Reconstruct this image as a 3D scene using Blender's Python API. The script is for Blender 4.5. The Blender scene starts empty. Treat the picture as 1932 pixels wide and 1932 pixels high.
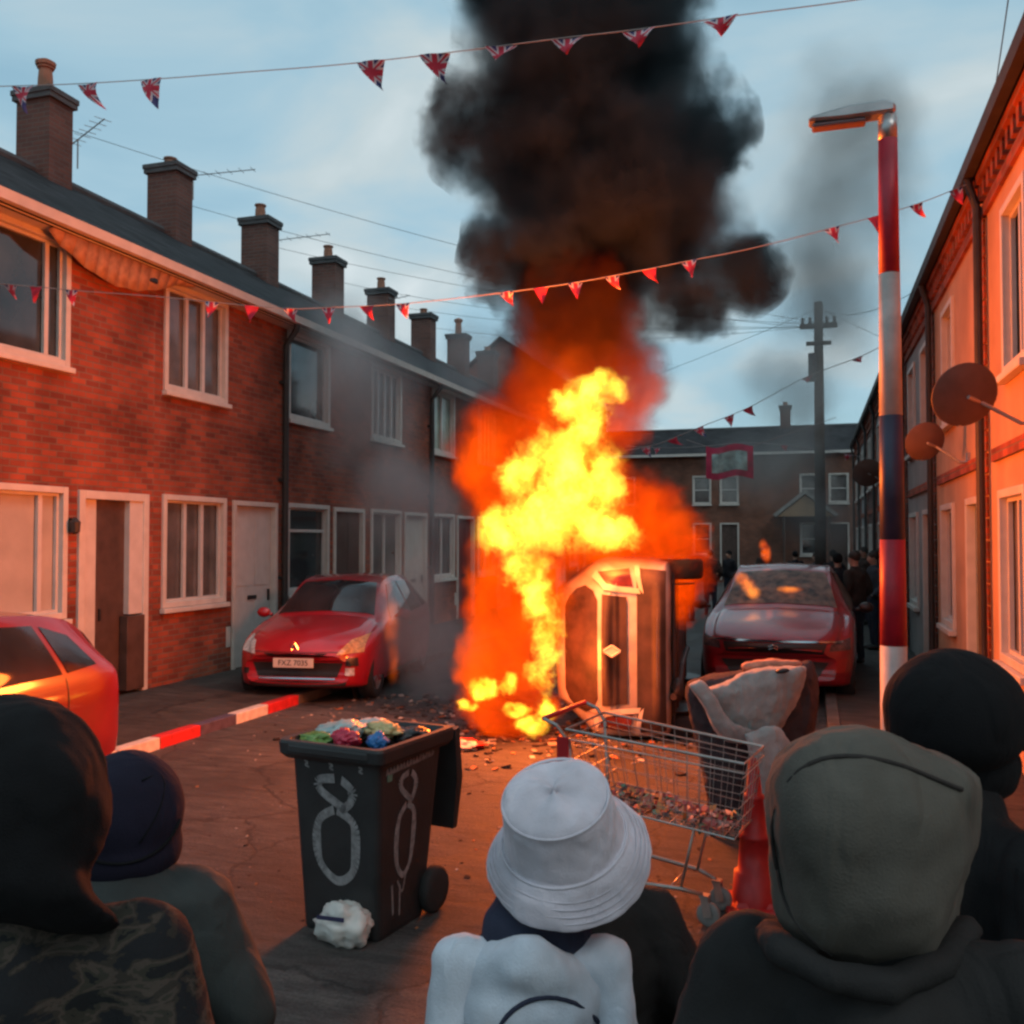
import bpy, bmesh, math, random
from mathutils import Vector, Matrix, noise as mnoise
from mathutils.bvhtree import BVHTree
R = math.radians
PI = math.pi
C = bpy.context.scene.collection
SC = bpy.context.scene
random.seed(7)

# ------------------------------------------------------------------ camera, world, sun, exposure
F = 1800.0                       # focal length in units where the picture is 1932 wide
YAW, PITCH, CAMH = R(17.4), R(1.65), 2.05
cam_d = bpy.data.cameras.new('camera')
cam = bpy.data.objects.new('camera', cam_d); C.objects.link(cam)
cam.location = (0, 0, CAMH)
cam.rotation_euler = (R(90) + PITCH, 0, YAW)
cam_d.sensor_width = 36; cam_d.lens = 36 * F / 1932
cam_d.clip_end = 2000; cam_d.clip_start = .05
SC.camera = cam

SUN_EL, SUN_ROT = R(14), R(150)
world = bpy.data.worlds.new('World'); SC.world = world; world.use_nodes = True
wt = world.node_tree; wt.nodes.clear()
def wn(t, **k):
    n = wt.nodes.new(t)
    for a, b in k.items(): setattr(n, a, b)
    return n
w_out = wn('ShaderNodeOutputWorld')
sky = wn('ShaderNodeTexSky'); sky.sky_type = 'NISHITA'; sky.sun_disc = False
sky.sun_elevation = SUN_EL; sky.sun_rotation = SUN_ROT
bg = wn('ShaderNodeBackground'); bg.inputs[1].default_value = .14
wt.links.new(sky.outputs[0], bg.inputs[0])
tc = wn('ShaderNodeTexCoord'); sep = wn('ShaderNodeSeparateXYZ'); wt.links.new(tc.outputs['Generated'], sep.inputs[0])
zz = wn('ShaderNodeMath', operation='MAXIMUM'); wt.links.new(sep.outputs[2], zz.inputs[0]); zz.inputs[1].default_value = 0
za = wn('ShaderNodeMath', operation='ADD'); wt.links.new(zz.outputs[0], za.inputs[0]); za.inputs[1].default_value = .22
dx = wn('ShaderNodeMath', operation='DIVIDE'); wt.links.new(sep.outputs[0], dx.inputs[0]); wt.links.new(za.outputs[0], dx.inputs[1])
dy = wn('ShaderNodeMath', operation='DIVIDE'); wt.links.new(sep.outputs[1], dy.inputs[0]); wt.links.new(za.outputs[0], dy.inputs[1])
cb = wn('ShaderNodeCombineXYZ'); wt.links.new(dx.outputs[0], cb.inputs[0]); wt.links.new(dy.outputs[0], cb.inputs[1])
cn = wn('ShaderNodeTexNoise'); wt.links.new(cb.outputs[0], cn.inputs[0])
cn.inputs['Scale'].default_value = 1.9; cn.inputs['Detail'].default_value = 7; cn.inputs['Roughness'].default_value = .48; cn.inputs['Distortion'].default_value = .4
cr = wn('ShaderNodeValToRGB'); wt.links.new(cn.outputs[0], cr.inputs[0])
for e, (p, c) in zip([cr.color_ramp.elements[0], cr.color_ramp.elements[1], cr.color_ramp.elements.new(.5), cr.color_ramp.elements.new(.6)],
                     [(.36, (.26, .44, .54, 1)), (.70, (.36, .43, .47, 1)), (.47, (.33, .50, .59, 1)), (.60, (.47, .56, .59, 1))]):
    e.position = p; e.color = c
bg2 = wn('ShaderNodeBackground'); wt.links.new(cr.outputs[0], bg2.inputs[0]); bg2.inputs[1].default_value = 1.06
mx = wn('ShaderNodeMixShader')
cf = wn('ShaderNodeMapRange'); wt.links.new(cn.outputs[0], cf.inputs[0])
cf.inputs[1].default_value = .25; cf.inputs[2].default_value = .6; cf.inputs[3].default_value = .72; cf.inputs[4].default_value = .97
wt.links.new(cf.outputs[0], mx.inputs[0]); wt.links.new(bg.outputs[0], mx.inputs[1]); wt.links.new(bg2.outputs[0], mx.inputs[2])
wt.links.new(mx.outputs[0], w_out.inputs[0])

sun_d = bpy.data.lights.new('sun', 'SUN'); sun_d.energy = .5; sun_d.angle = R(18); sun_d.color = (1, .95, .88)
sun = bpy.data.objects.new('sun', sun_d); C.objects.link(sun)
sun.rotation_euler = (R(90) - R(50), 0, R(60))
SC.view_settings.view_transform = 'Standard'; SC.view_settings.look = 'None'
SC.view_settings.exposure = 0.15; SC.view_settings.gamma = 1
cy = SC.cycles
cy.max_bounces = 6; cy.diffuse_bounces = 2; cy.glossy_bounces = 3; cy.transparent_max_bounces = 12; cy.volume_bounces = 0
cy.sample_clamp_indirect = 2.5; cy.use_denoising = True; cy.volume_max_steps = 256; cy.volume_step_rate = 1.0
cy.pixel_filter_type = 'BLACKMAN_HARRIS'; cy.filter_width = 2.6; cy.adaptive_threshold = .03
cy.caustics_reflective = False; cy.caustics_refractive = False

# the camera's frame, for turning a measured picture point + a real distance into a place
_f = Vector((-math.sin(YAW) * math.cos(PITCH), math.cos(YAW) * math.cos(PITCH), math.sin(PITCH)))
_r = Vector((math.cos(YAW), math.sin(YAW), 0)); _u = _r.cross(_f)
CP = Vector((0, 0, CAMH))
def ray(u, v): return _f + _r * ((u - 966) / F) + _u * ((966 - v) / F)
def on_d(u, v, d): return CP + ray(u, v) * d
def on_y(u, v, Y): r = ray(u, v); return CP + r * (Y / r.y)
def on_x(u, v, X): r = ray(u, v); return CP + r * (X / r.x)
def on_z(u, v, Z=0.): r = ray(u, v); return CP + r * ((Z - CAMH) / r.z)

# ------------------------------------------------------------------ materials
MATS = {}
def nmat(name):
    m = bpy.data.materials.new(name); m.use_nodes = True
    t = m.node_tree; b = t.nodes['Principled BSDF']
    return m, t, b
def mat(name, col, rough=.6, metal=0., spec=.5, coat=0., var=.12, vscale=6., bump=0., bscale=60., em=None, ems=1.):
    """plain surface: base colour broken up by noise, roughness variation, optional bump"""
    if name in MATS: return MATS[name]
    m, t, b = nmat(name); N = t.nodes; L = t.links
    tcn = N.new('ShaderNodeTexCoord')
    no = N.new('ShaderNodeTexNoise'); no.inputs['Scale'].default_value = vscale; no.inputs['Detail'].default_value = 5
    L.new(tcn.outputs['Object'], no.inputs['Vector'])
    r = N.new('ShaderNodeValToRGB'); L.new(no.outputs[0], r.inputs[0])
    r.color_ramp.elements[0].position = .3; r.color_ramp.elements[1].position = .7
    r.color_ramp.elements[0].color = (*[c * (1 - var) for c in col], 1)
    r.color_ramp.elements[1].color = (*[min(1, c * (1 + var)) for c in col], 1)
    L.new(r.outputs[0], b.inputs['Base Color'])
    b.inputs['Roughness'].default_value = rough; b.inputs['Metallic'].default_value = metal
    b.inputs['Specular IOR Level'].default_value = spec; b.inputs['Coat Weight'].default_value = coat
    if bump:
        n2 = N.new('ShaderNodeTexNoise'); n2.inputs['Scale'].default_value = bscale; n2.inputs['Detail'].default_value = 4
        L.new(tcn.outputs['Object'], n2.inputs['Vector'])
        bp = N.new('ShaderNodeBump'); bp.inputs['Strength'].default_value = bump; bp.inputs['Distance'].default_value = .0045 if bscale > 75 else .01
        L.new(n2.outputs[0], bp.inputs['Height']); L.new(bp.outputs[0], b.inputs['Normal'])
    if em: b.inputs['Emission Color'].default_value = (*em, 1); b.inputs['Emission Strength'].default_value = ems
    MATS[name] = m; return m

def brick_mat(name, c1, c2, mortar, stain=.35, rowh=.075, bw=.225, rough=.85):
    if name in MATS: return MATS[name]
    m, t, b = nmat(name); N = t.nodes; L = t.links
    tcn = N.new('ShaderNodeTexCoord'); s = N.new('ShaderNodeSeparateXYZ'); L.new(tcn.outputs['Object'], s.inputs[0])
    ad = N.new('ShaderNodeMath'); ad.operation = 'ADD'; L.new(s.outputs[0], ad.inputs[0]); L.new(s.outputs[1], ad.inputs[1])
    cbn = N.new('ShaderNodeCombineXYZ'); L.new(ad.outputs[0], cbn.inputs[0]); L.new(s.outputs[2], cbn.inputs[1])
    br = N.new('ShaderNodeTexBrick'); L.new(cbn.outputs[0], br.inputs['Vector'])
    br.inputs['Scale'].default_value = 1; br.inputs['Brick Width'].default_value = bw; br.inputs['Row Height'].default_value = rowh
    br.inputs['Mortar Size'].default_value = .009; br.inputs['Bias'].default_value = -.1; br.inputs['Mortar Smooth'].default_value = .3
    br.inputs['Color1'].default_value = (*c1, 1); br.inputs['Color2'].default_value = (*c2, 1); br.inputs['Mortar'].default_value = (*mortar, 1)
    no = N.new('ShaderNodeTexNoise'); no.inputs['Scale'].default_value = 1.3; no.inputs['Detail'].default_value = 7; L.new(tcn.outputs['Object'], no.inputs['Vector'])
    mr = N.new('ShaderNodeMapRange'); L.new(no.outputs[0], mr.inputs[0]); mr.inputs[1].default_value = .3; mr.inputs[2].default_value = .7
    mr.inputs[3].default_value = 1 - stain; mr.inputs[4].default_value = 1 + stain * .5
    vm = N.new('ShaderNodeVectorMath'); vm.operation = 'SCALE'; L.new(br.outputs[0], vm.inputs[0]); L.new(mr.outputs[0], vm.inputs['Scale'])
    L.new(vm.outputs[0], b.inputs['Base Color']); b.inputs['Roughness'].default_value = rough; b.inputs['Specular IOR Level'].default_value = .25
    n3 = N.new('ShaderNodeTexNoise'); n3.inputs['Scale'].default_value = 70; L.new(tcn.outputs['Object'], n3.inputs['Vector'])
    hm = N.new('ShaderNodeMath'); hm.operation = 'MULTIPLY_ADD'; L.new(br.outputs['Fac'], hm.inputs[0]); hm.inputs[1].default_value = -.8; L.new(n3.outputs[0], hm.inputs[2])
    bp = N.new('ShaderNodeBump'); bp.inputs['Strength'].default_value = .7; bp.inputs['Distance'].default_value = .012
    L.new(hm.outputs[0], bp.inputs['Height']); L.new(bp.outputs[0], b.inputs['Normal'])
    MATS[name] = m; return m

def tile_mat(name, col):
    if name in MATS: return MATS[name]
    m, t, b = nmat(name); N = t.nodes; L = t.links
    tcn = N.new('ShaderNodeTexCoord')
    br = N.new('ShaderNodeTexBrick'); L.new(tcn.outputs['Object'], br.inputs['Vector'])
    br.inputs['Scale'].default_value = 1; br.inputs['Brick Width'].default_value = .28; br.inputs['Row Height'].default_value = .22
    br.inputs['Mortar Size'].default_value = .008
    br.inputs['Color1'].default_value = (*[c * 1.25 for c in col], 1); br.inputs['Color2'].default_value = (*[c * .75 for c in col], 1); br.inputs['Mortar'].default_value = (.01, .01, .01, 1)
    no = N.new('ShaderNodeTexNoise'); no.inputs['Scale'].default_value = 2; no.inputs['Detail'].default_value = 8; L.new(tcn.outputs['Object'], no.inputs['Vector'])
    mr = N.new('ShaderNodeMapRange'); L.new(no.outputs[0], mr.inputs[0]); mr.inputs[1].default_value = .3; mr.inputs[2].default_value = .7; mr.inputs[3].default_value = .6; mr.inputs[4].default_value = 1.5
    vm = N.new('ShaderNodeVectorMath'); vm.operation = 'SCALE'; L.new(br.outputs[0], vm.inputs[0]); L.new(mr.outputs[0], vm.inputs['Scale'])
    L.new(vm.outputs[0], b.inputs['Base Color']); b.inputs['Roughness'].default_value = .75; b.inputs['Specular IOR Level'].default_value = .15
    sp = N.new('ShaderNodeSeparateXYZ'); L.new(tcn.outputs['Object'], sp.inputs[0])
    dv = N.new('ShaderNodeMath'); dv.operation = 'DIVIDE'; L.new(sp.outputs[1], dv.inputs[0]); dv.inputs[1].default_value = .22
    fr = N.new('ShaderNodeMath'); fr.operation = 'FRACT'; L.new(dv.outputs[0], fr.inputs[0])
    bp = N.new('ShaderNodeBump'); bp.inputs['Strength'].default_value = .9; bp.inputs['Distance'].default_value = .03
    L.new(fr.outputs[0], bp.inputs['Height']); L.new(bp.outputs[0], b.inputs['Normal'])
    MATS[name] = m; return m

def road_mat(name, base, warm, wet=.45, vscale=.8):
    m, t, b = nmat(name); N = t.nodes; L = t.links
    tcn = N.new('ShaderNodeTexCoord')
    def noi(s, d, r=.6):
        n = N.new('ShaderNodeTexNoise'); n.inputs['Scale'].default_value = s; n.inputs['Detail'].default_value = d; n.inputs['Roughness'].default_value = r
        L.new(tcn.outputs['Object'], n.inputs['Vector']); return n
    n1, n2, n3 = noi(vscale, 9, .65), noi(60, 5, .7), noi(5, 8, .7)
    mp = N.new('ShaderNodeMapping'); mp.inputs['Scale'].default_value = (.55, 2.2, 1); L.new(tcn.outputs['Object'], mp.inputs[0]); L.new(mp.outputs[0], n3.inputs['Vector'])
    r = N.new('ShaderNodeValToRGB'); L.new(n1.outputs[0], r.inputs[0])
    r.color_ramp.elements[0].position = .32; r.color_ramp.elements[1].position = .68
    r.color_ramp.elements[0].color = (*[c * .6 for c in base], 1); r.color_ramp.elements[1].color = (*warm, 1)
    mr = N.new('ShaderNodeMapRange'); L.new(n2.outputs[0], mr.inputs[0]); mr.inputs[1].default_value = .3; mr.inputs[2].default_value = .7; mr.inputs[3].default_value = .55; mr.inputs[4].default_value = 1.5
    m3 = N.new('ShaderNodeMapRange'); L.new(n3.outputs[0], m3.inputs[0]); m3.inputs[1].default_value = .35; m3.inputs[2].default_value = .65; m3.inputs[3].default_value = .5; m3.inputs[4].default_value = 1.45
    mm0 = N.new('ShaderNodeMath'); mm0.operation = 'MULTIPLY'; L.new(mr.outputs[0], mm0.inputs[0]); L.new(m3.outputs[0], mm0.inputs[1])
    # old repair patches and thin cracks
    wv = N.new('ShaderNodeVectorMath'); wv.operation = 'MULTIPLY_ADD'; L.new(n1.outputs['Color'], wv.inputs[0]); wv.inputs[1].default_value = (.9,.9,0); L.new(tcn.outputs['Object'], wv.inputs[2])
    vo = N.new('ShaderNodeTexVoronoi'); vo.feature = 'DISTANCE_TO_EDGE'; vo.inputs['Scale'].default_value = .55; L.new(wv.outputs[0], vo.inputs['Vector'])
    vc = N.new('ShaderNodeMapRange'); L.new(vo.outputs['Distance'], vc.inputs[0]); vc.inputs[1].default_value = 0; vc.inputs[2].default_value = .012; vc.inputs[3].default_value = .35; vc.inputs[4].default_value = 1
    v2 = N.new('ShaderNodeTexVoronoi'); v2.inputs['Scale'].default_value = .55; L.new(wv.outputs[0], v2.inputs['Vector'])
    sx = N.new('ShaderNodeSeparateColor'); L.new(v2.outputs['Color'], sx.inputs[0])
    vp = N.new('ShaderNodeMapRange'); L.new(sx.outputs[0], vp.inputs[0]); vp.inputs[3].default_value = .72; vp.inputs[4].default_value = 1.25
    m5 = N.new('ShaderNodeMath'); m5.operation = 'MULTIPLY'; L.new(vc.outputs[0], m5.inputs[0]); L.new(vp.outputs[0], m5.inputs[1])
    mm = N.new('ShaderNodeMath'); mm.operation = 'MULTIPLY'; L.new(mm0.outputs[0], mm.inputs[0]); L.new(m5.outputs[0], mm.inputs[1])
    vm = N.new('ShaderNodeVectorMath'); vm.operation = 'SCALE'; L.new(r.outputs[0], vm.inputs[0]); L.new(mm.outputs[0], vm.inputs['Scale'])
    L.new(vm.outputs[0], b.inputs['Base Color'])
    rr = N.new('ShaderNodeMapRange'); L.new(n1.outputs[0], rr.inputs[0]); rr.inputs[1].default_value = .35; rr.inputs[2].default_value = .6; rr.inputs[3].default_value = wet; rr.inputs[4].default_value = .85
    L.new(rr.outputs[0], b.inputs['Roughness']); b.inputs['Specular IOR Level'].default_value = .35
    bp = N.new('ShaderNodeBump'); bp.inputs['Strength'].default_value = .9; bp.inputs['Distance'].default_value = .014
    L.new(mm.outputs[0], bp.inputs['Height']); L.new(bp.outputs[0], b.inputs['Normal'])
    return m

def fabric(name, col, var=.2, weave=220, bump=.35, rough=.95):
    if name in MATS: return MATS[name]
    m = mat(name, col, rough=rough, spec=.2, var=var, vscale=9, bump=bump, bscale=weave)
    b = m.node_tree.nodes['Principled BSDF']
    t = m.node_tree; N = t.nodes; L = t.links
    tcn = N.new('ShaderNodeTexCoord'); w = N.new('ShaderNodeTexNoise'); w.inputs['Scale'].default_value = 4.5; w.inputs['Detail'].default_value = 2.5; w.inputs['Distortion'].default_value = .8
    mp = N.new('ShaderNodeMapping'); mp.inputs['Scale'].default_value = (1.6, 1.6, .6); mp.inputs['Rotation'].default_value = (.3, .2, 0); L.new(tcn.outputs['Object'], mp.inputs[0]); L.new(mp.outputs[0], w.inputs['Vector'])
    cs = N.new('ShaderNodeMath'); cs.operation = 'SUBTRACT'; L.new(w.outputs[0], cs.inputs[0]); cs.inputs[1].default_value = .5
    ca = N.new('ShaderNodeMath'); ca.operation = 'ABSOLUTE'; L.new(cs.outputs[0], ca.inputs[0])
    cm = N.new('ShaderNodeMapRange'); cm.interpolation_type = 'SMOOTHSTEP'; L.new(ca.outputs[0], cm.inputs[0]); cm.inputs[1].default_value = 0; cm.inputs[2].default_value = .09; cm.inputs[3].default_value = 0; cm.inputs[4].default_value = .10
    ch = N.new('ShaderNodeMath'); ch.operation = 'ADD'; L.new(cm.outputs[0], ch.inputs[0]); L.new(w.outputs[0], ch.inputs[1])
    b2 = N.new('ShaderNodeBump'); b2.inputs['Strength'].default_value = .45; b2.inputs['Distance'].default_value = .04; L.new(ch.outputs[0], b2.inputs['Height'])
    if b.inputs['Normal'].links: L.new(b.inputs['Normal'].links[0].from_node.outputs[0], b2.inputs['Normal'])
    L.new(b2.outputs[0], b.inputs['Normal'])
    b.inputs['Sheen Weight'].default_value = .35 if max(col) > .09 else .03; b.inputs['Sheen Roughness'].default_value = .5
    b.inputs['Sheen Tint'].default_value = (*[min(1, c * 3 + .05) for c in col], 1)
    return m

def camo_mat():
    m, t, b = nmat('camouflage cloth'); N = t.nodes; L = t.links
    tcn = N.new('ShaderNodeTexCoord')
    no = N.new('ShaderNodeTexNoise'); no.inputs['Scale'].default_value = 19; no.inputs['Detail'].default_value = 4; no.inputs['Distortion'].default_value = .5
    mp = N.new('ShaderNodeMapping'); mp.inputs['Scale'].default_value = (.7, .7, 1.5); L.new(tcn.outputs['Object'], mp.inputs[0]); L.new(mp.outputs[0], no.inputs['Vector'])
    r = N.new('ShaderNodeValToRGB'); r.color_ramp.interpolation = 'CONSTANT'; L.new(no.outputs[0], r.inputs[0])
    cols = [(0, (.012, .013, .015)), (.45, (.028, .024, .02)), (.5, (.052, .041, .034)), (.55, (.030, .028, .022)), (.60, (.010, .011, .012))]
    for k, (p, c) in enumerate(cols):
        e = r.color_ramp.elements[k] if k < 2 else r.color_ramp.elements.new(p)
        e.position = p; e.color = (*c, 1)
    L.new(r.outputs[0], b.inputs['Base Color']); b.inputs['Roughness'].default_value = .9; b.inputs['Specular IOR Level'].default_value = .2
    n2 = N.new('ShaderNodeTexNoise'); n2.inputs['Scale'].default_value = 150; L.new(tcn.outputs['Object'], n2.inputs['Vector'])
    bp = N.new('ShaderNodeBump'); bp.inputs['Strength'].default_value = .3; bp.inputs['Distance'].default_value = .006
    L.new(n2.outputs[0], bp.inputs['Height']); L.new(bp.outputs[0], b.inputs['Normal'])
    return m

def paint(name, col, rough=.22, coat=1., dirt=.15):
    m = mat(name, col, rough=.38, spec=.5, coat=coat, var=dirt, vscale=4)
    b = m.node_tree.nodes['Principled BSDF']; b.inputs['Coat Roughness'].default_value = rough * .4
    return m

BRICK = brick_mat('red brick', (.38, .090, .045), (.17, .045, .030), (.21, .13, .095), stain=.5)
BRICKD = brick_mat('dark red brick', (.165, .078, .062), (.115, .060, .052), (.13, .11, .10))
BRICKO = brick_mat('brown brick', (.26, .10, .06), (.18, .075, .05), (.16, .13, .11))
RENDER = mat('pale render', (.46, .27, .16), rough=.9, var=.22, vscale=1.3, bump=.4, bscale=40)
SLATE = tile_mat('roof tiles', (.028, .028, .031))
WHITE = mat('white painted timber', (.56, .52, .47), rough=.5, var=.10, vscale=5)
CREAM = mat('grey white upvc', (.55, .53, .50), rough=.4, var=.08)
GLASS = mat('dark window glass', (.035, .04, .042), rough=.06, spec=.9, var=.5, vscale=2)
NET = mat('net curtain behind glass', (.11, .10, .095), rough=.08, spec=.9, var=.4, vscale=2.5)
BLIND = mat('pale blind behind glass', (.42, .38, .33), rough=.3, spec=.6, var=.12, vscale=3)
BLACKP = mat('black plastic', (.018, .018, .019), rough=.45, var=.2)
IRON = mat('black iron pipe', (.025, .022, .02), rough=.6, var=.3)
CONC = mat('concrete', (.26, .25, .23), rough=.9, var=.25, vscale=5, bump=.3)
LEAD = mat('dark slab', (.07, .075, .08), rough=.8, var=.2)
GALV = mat('galvanised steel', (.42, .42, .42), rough=.42, metal=.85, var=.15)
RUBBER = mat('tyre rubber', (.02, .02, .02), rough=.85, var=.2, bump=.3)
CLAY = mat('clay pot', (.30, .14, .09), rough=.85, var=.2)

# ------------------------------------------------------------------ mesh helpers
class MB:
    def __init__(s): s.bm = bmesh.new()
    def quad(s, *p):
        return s.bm.faces.new([s.bm.verts.new(q) for q in p])
    def box(s, a, b, M=None, bev=0.):
        x0, y0, z0 = a; x1, y1, z1 = b
        v = [Vector(p) for p in ((x0,y0,z0),(x1,y0,z0),(x1,y1,z0),(x0,y1,z0),(x0,y0,z1),(x1,y0,z1),(x1,y1,z1),(x0,y1,z1))]
        if M is not None: v = [M @ p for p in v]
        v = [s.bm.verts.new(p) for p in v]
        fs = [s.bm.faces.new([v[i] for i in f]) for f in ((0,3,2,1),(4,5,6,7),(0,1,5,4),(1,2,6,5),(2,3,7,6),(3,0,4,7))]
        if bev:
            es = list({e for f in fs for e in f.edges})
            bmesh.ops.bevel(s.bm, geom=es, offset=bev, segments=2, affect='EDGES', profile=.5)
        return s
    def tube(s, pts, r, n=8, cap=True, closed=False):
        pts = [Vector(p) for p in pts]; rs = r if isinstance(r, (list, tuple)) else [r] * len(pts)
        rings = []; prev = None
        m = len(pts)
        for i, p in enumerate(pts):
            if closed: t = (pts[(i+1) % m] - pts[i-1])
            else: t = (pts[min(i+1, m-1)] - pts[max(i-1, 0)])
            t = t.normalized() if t.length > 1e-9 else Vector((0,0,1))
            if prev is None:
                a = t.orthogonal().normalized()
            else:
                a = prev - t * prev.dot(t)
                a = a.normalized() if a.length > 1e-6 else t.orthogonal().normalized()
            prev = a; b = t.cross(a)
            rings.append([s.bm.verts.new(p + (a * math.cos(2*PI*k/n) + b * math.sin(2*PI*k/n)) * rs[i]) for k in range(n)])
        rng = range(m if closed else m - 1)
        for i in rng:
            A, B = rings[i], rings[(i+1) % m]
            for k in range(n): s.bm.faces.new((A[k], A[(k+1) % n], B[(k+1) % n], B[k]))
        if cap and not closed:
            s.bm.faces.new(rings[0][::-1]); s.bm.faces.new(rings[-1])
        return s
    def ell(s, c, r, M=None, sub=2, seg=None):
        mt = Matrix.Translation(Vector(c)) @ (M.to_4x4() if M is not None else Matrix()) @ Matrix.Diagonal((*(r if not isinstance(r, (int, float)) else (r, r, r)), 1))
        bmesh.ops.create_icosphere(s.bm, subdivisions=sub, radius=1, matrix=mt)
        return s
    def cap(s, a, b, ra, rb, sub=2):
        """tapered capsule, closed pieces for a later remesh"""
        s.ell(a, ra, sub=sub); s.ell(b, rb, sub=sub); s.tube([a, b], [ra, rb], n=16); return s
    def lathe(s, prof, n=32, M=None, close=True):
        rings = []
        for r, z in prof:
            ring = []
            for k in range(n):
                p = Vector((r * math.cos(2*PI*k/n), r * math.sin(2*PI*k/n), z))
                ring.append(s.bm.verts.new(M @ p if M is not None else p))
            rings.append(ring)
        for A, B in zip(rings, rings[1:]):
            for k in range(n): s.bm.faces.new((A[k], A[(k+1) % n], B[(k+1) % n], B[k]))
        if close:
            s.bm.faces.new(rings[0][::-1]); s.bm.faces.new(rings[-1])
        return s
    def prism(s, poly, a, b, f):
        """poly: 2D points, f(x, y, t) -> 3D, extruded between t=a and t=b"""
        A = [s.bm.verts.new(f(x, y, a)) for x, y in poly]; B = [s.bm.verts.new(f(x, y, b)) for x, y in poly]
        s.bm.faces.new(A[::-1]); s.bm.faces.new(B)
        n = len(poly)
        for k in range(n): s.bm.faces.new((A[k], A[(k+1) % n], B[(k+1) % n], B[k]))
        return s
    def build(s, name, m, parent=None, smooth=False, fix=True):
        if fix: bmesh.ops.recalc_face_normals(s.bm, faces=s.bm.faces)
        me = bpy.data.meshes.new(name); s.bm.to_mesh(me); s.bm.free()
        me.materials.append(m)
        if smooth:
            for p in me.polygons: p.use_smooth = True
        o = bpy.data.objects.new(name, me); C.objects.link(o)
        if parent is not None: o.parent = parent
        return o

def bake(o, *mods):
    """put modifiers on, evaluate them and keep the result as plain mesh"""
    for t, kw in mods:
        m = o.modifiers.new(t, t)
        for k, v in kw.items(): setattr(m, k, v)
    dg = bpy.context.evaluated_depsgraph_get(); dg.update()
    me = bpy.data.meshes.new_from_object(o.evaluated_get(dg))
    old = o.data; mats = list(old.materials); o.modifiers.clear(); o.data = me
    if not me.materials:
        for q in mats: me.materials.append(q)
    for p in me.polygons: p.use_smooth = True
    return o
_tex = {}
def cloud_tex(size, depth=2):
    k = (size, depth)
    if k not in _tex:
        t = bpy.data.textures.new('cloud', 'CLOUDS'); t.noise_scale = size; t.noise_depth = depth; _tex[k] = t
    return _tex[k]
def organic(o, vox=.015, sm=4, wr=0., ws=.1, wr2=0., ws2=.04):
    mods = [('REMESH', dict(mode='VOXEL', voxel_size=vox, use_smooth_shade=True)), ('SMOOTH', dict(iterations=sm, factor=.6))]
    if wr: mods.append(('DISPLACE', dict(texture=cloud_tex(ws, 2), strength=wr, mid_level=.5, texture_coords='LOCAL')))
    if wr2: mods.append(('DISPLACE', dict(texture=cloud_tex(ws2, 2), strength=wr2, mid_level=.5, texture_coords='LOCAL')))
    return bake(o, *mods)

def tag(o, label=None, cat=None, group=None, kind=None):
    if label: o['label'] = label
    if cat: o['category'] = cat
    if group: o['group'] = group
    if kind: o['kind'] = kind
    return o
def thing(name, label, cat, loc=(0,0,0), rz=0., group=None, kind=None):
    o = bpy.data.objects.new(name, None); C.objects.link(o); o.empty_display_size = .1
    o.location = loc; o.rotation_euler = (0, 0, rz)
    return tag(o, label, cat, group, kind)
def copy_tree(o, parent=None):
    c = o.copy(); C.objects.link(c)
    if parent is not None: c.parent = parent
    for ch in list(o.children): copy_tree(ch, c)
    return c
def text_mesh(txt, size, m, parent, name, M, depth=.002):
    cu = bpy.data.curves.new(name, 'FONT'); cu.body = txt; cu.size = size; cu.align_x = 'CENTER'; cu.align_y = 'CENTER'; cu.extrude = depth
    t = bpy.data.objects.new(name, cu); C.objects.link(t)
    dg = bpy.context.evaluated_depsgraph_get()
    me = bpy.data.meshes.new_from_object(t.evaluated_get(dg)); bpy.data.objects.remove(t)
    me.materials.clear(); me.materials.append(m); me.transform(M)
    o = bpy.data.objects.new(name, me); C.objects.link(o); o.parent = parent
    return o
# ------------------------------------------------------------------ the setting: ground, pavements, kerbs
FIRE_E = 1800.
LX, RX = -8.3, 1.67           # the two house fronts
KL, KR = -6.1, .15            # the two kerb lines
ROAD = road_mat('asphalt', (.076, .073, .071), (.118, .108, .100), wet=.55)
PAVE = road_mat('pavement asphalt', (.06, .055, .05), (.088, .078, .070), wet=.55, vscale=1.6)
g = MB(); g.quad((-400,-300,-.004), (400,-300,-.004), (400,600,-.004), (-400,600,-.004))
tag(g.build('ground', mat('distant ground', (.07, .065, .06), rough=.95, var=.3, vscale=.2)), kind='structure')
g = MB(); g.quad((KL,-12,0), (KR,-12,0), (KR,44,0), (KL,44,0)); g.quad((-40,44,0), (30,44,0), (30,46.5,0), (-40,46.5,0))
tag(g.build('road', ROAD), kind='structure')
g = MB(); g.box((LX-.1,-12,-.05), (KL-.13,43,.10))
tag(g.build('pavement_left', PAVE), kind='structure')
g = MB(); g.box((KR+.13,-12,-.05), (RX+.1,43,.10))
tag(g.build('pavement_right', PAVE), kind='structure')
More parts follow.
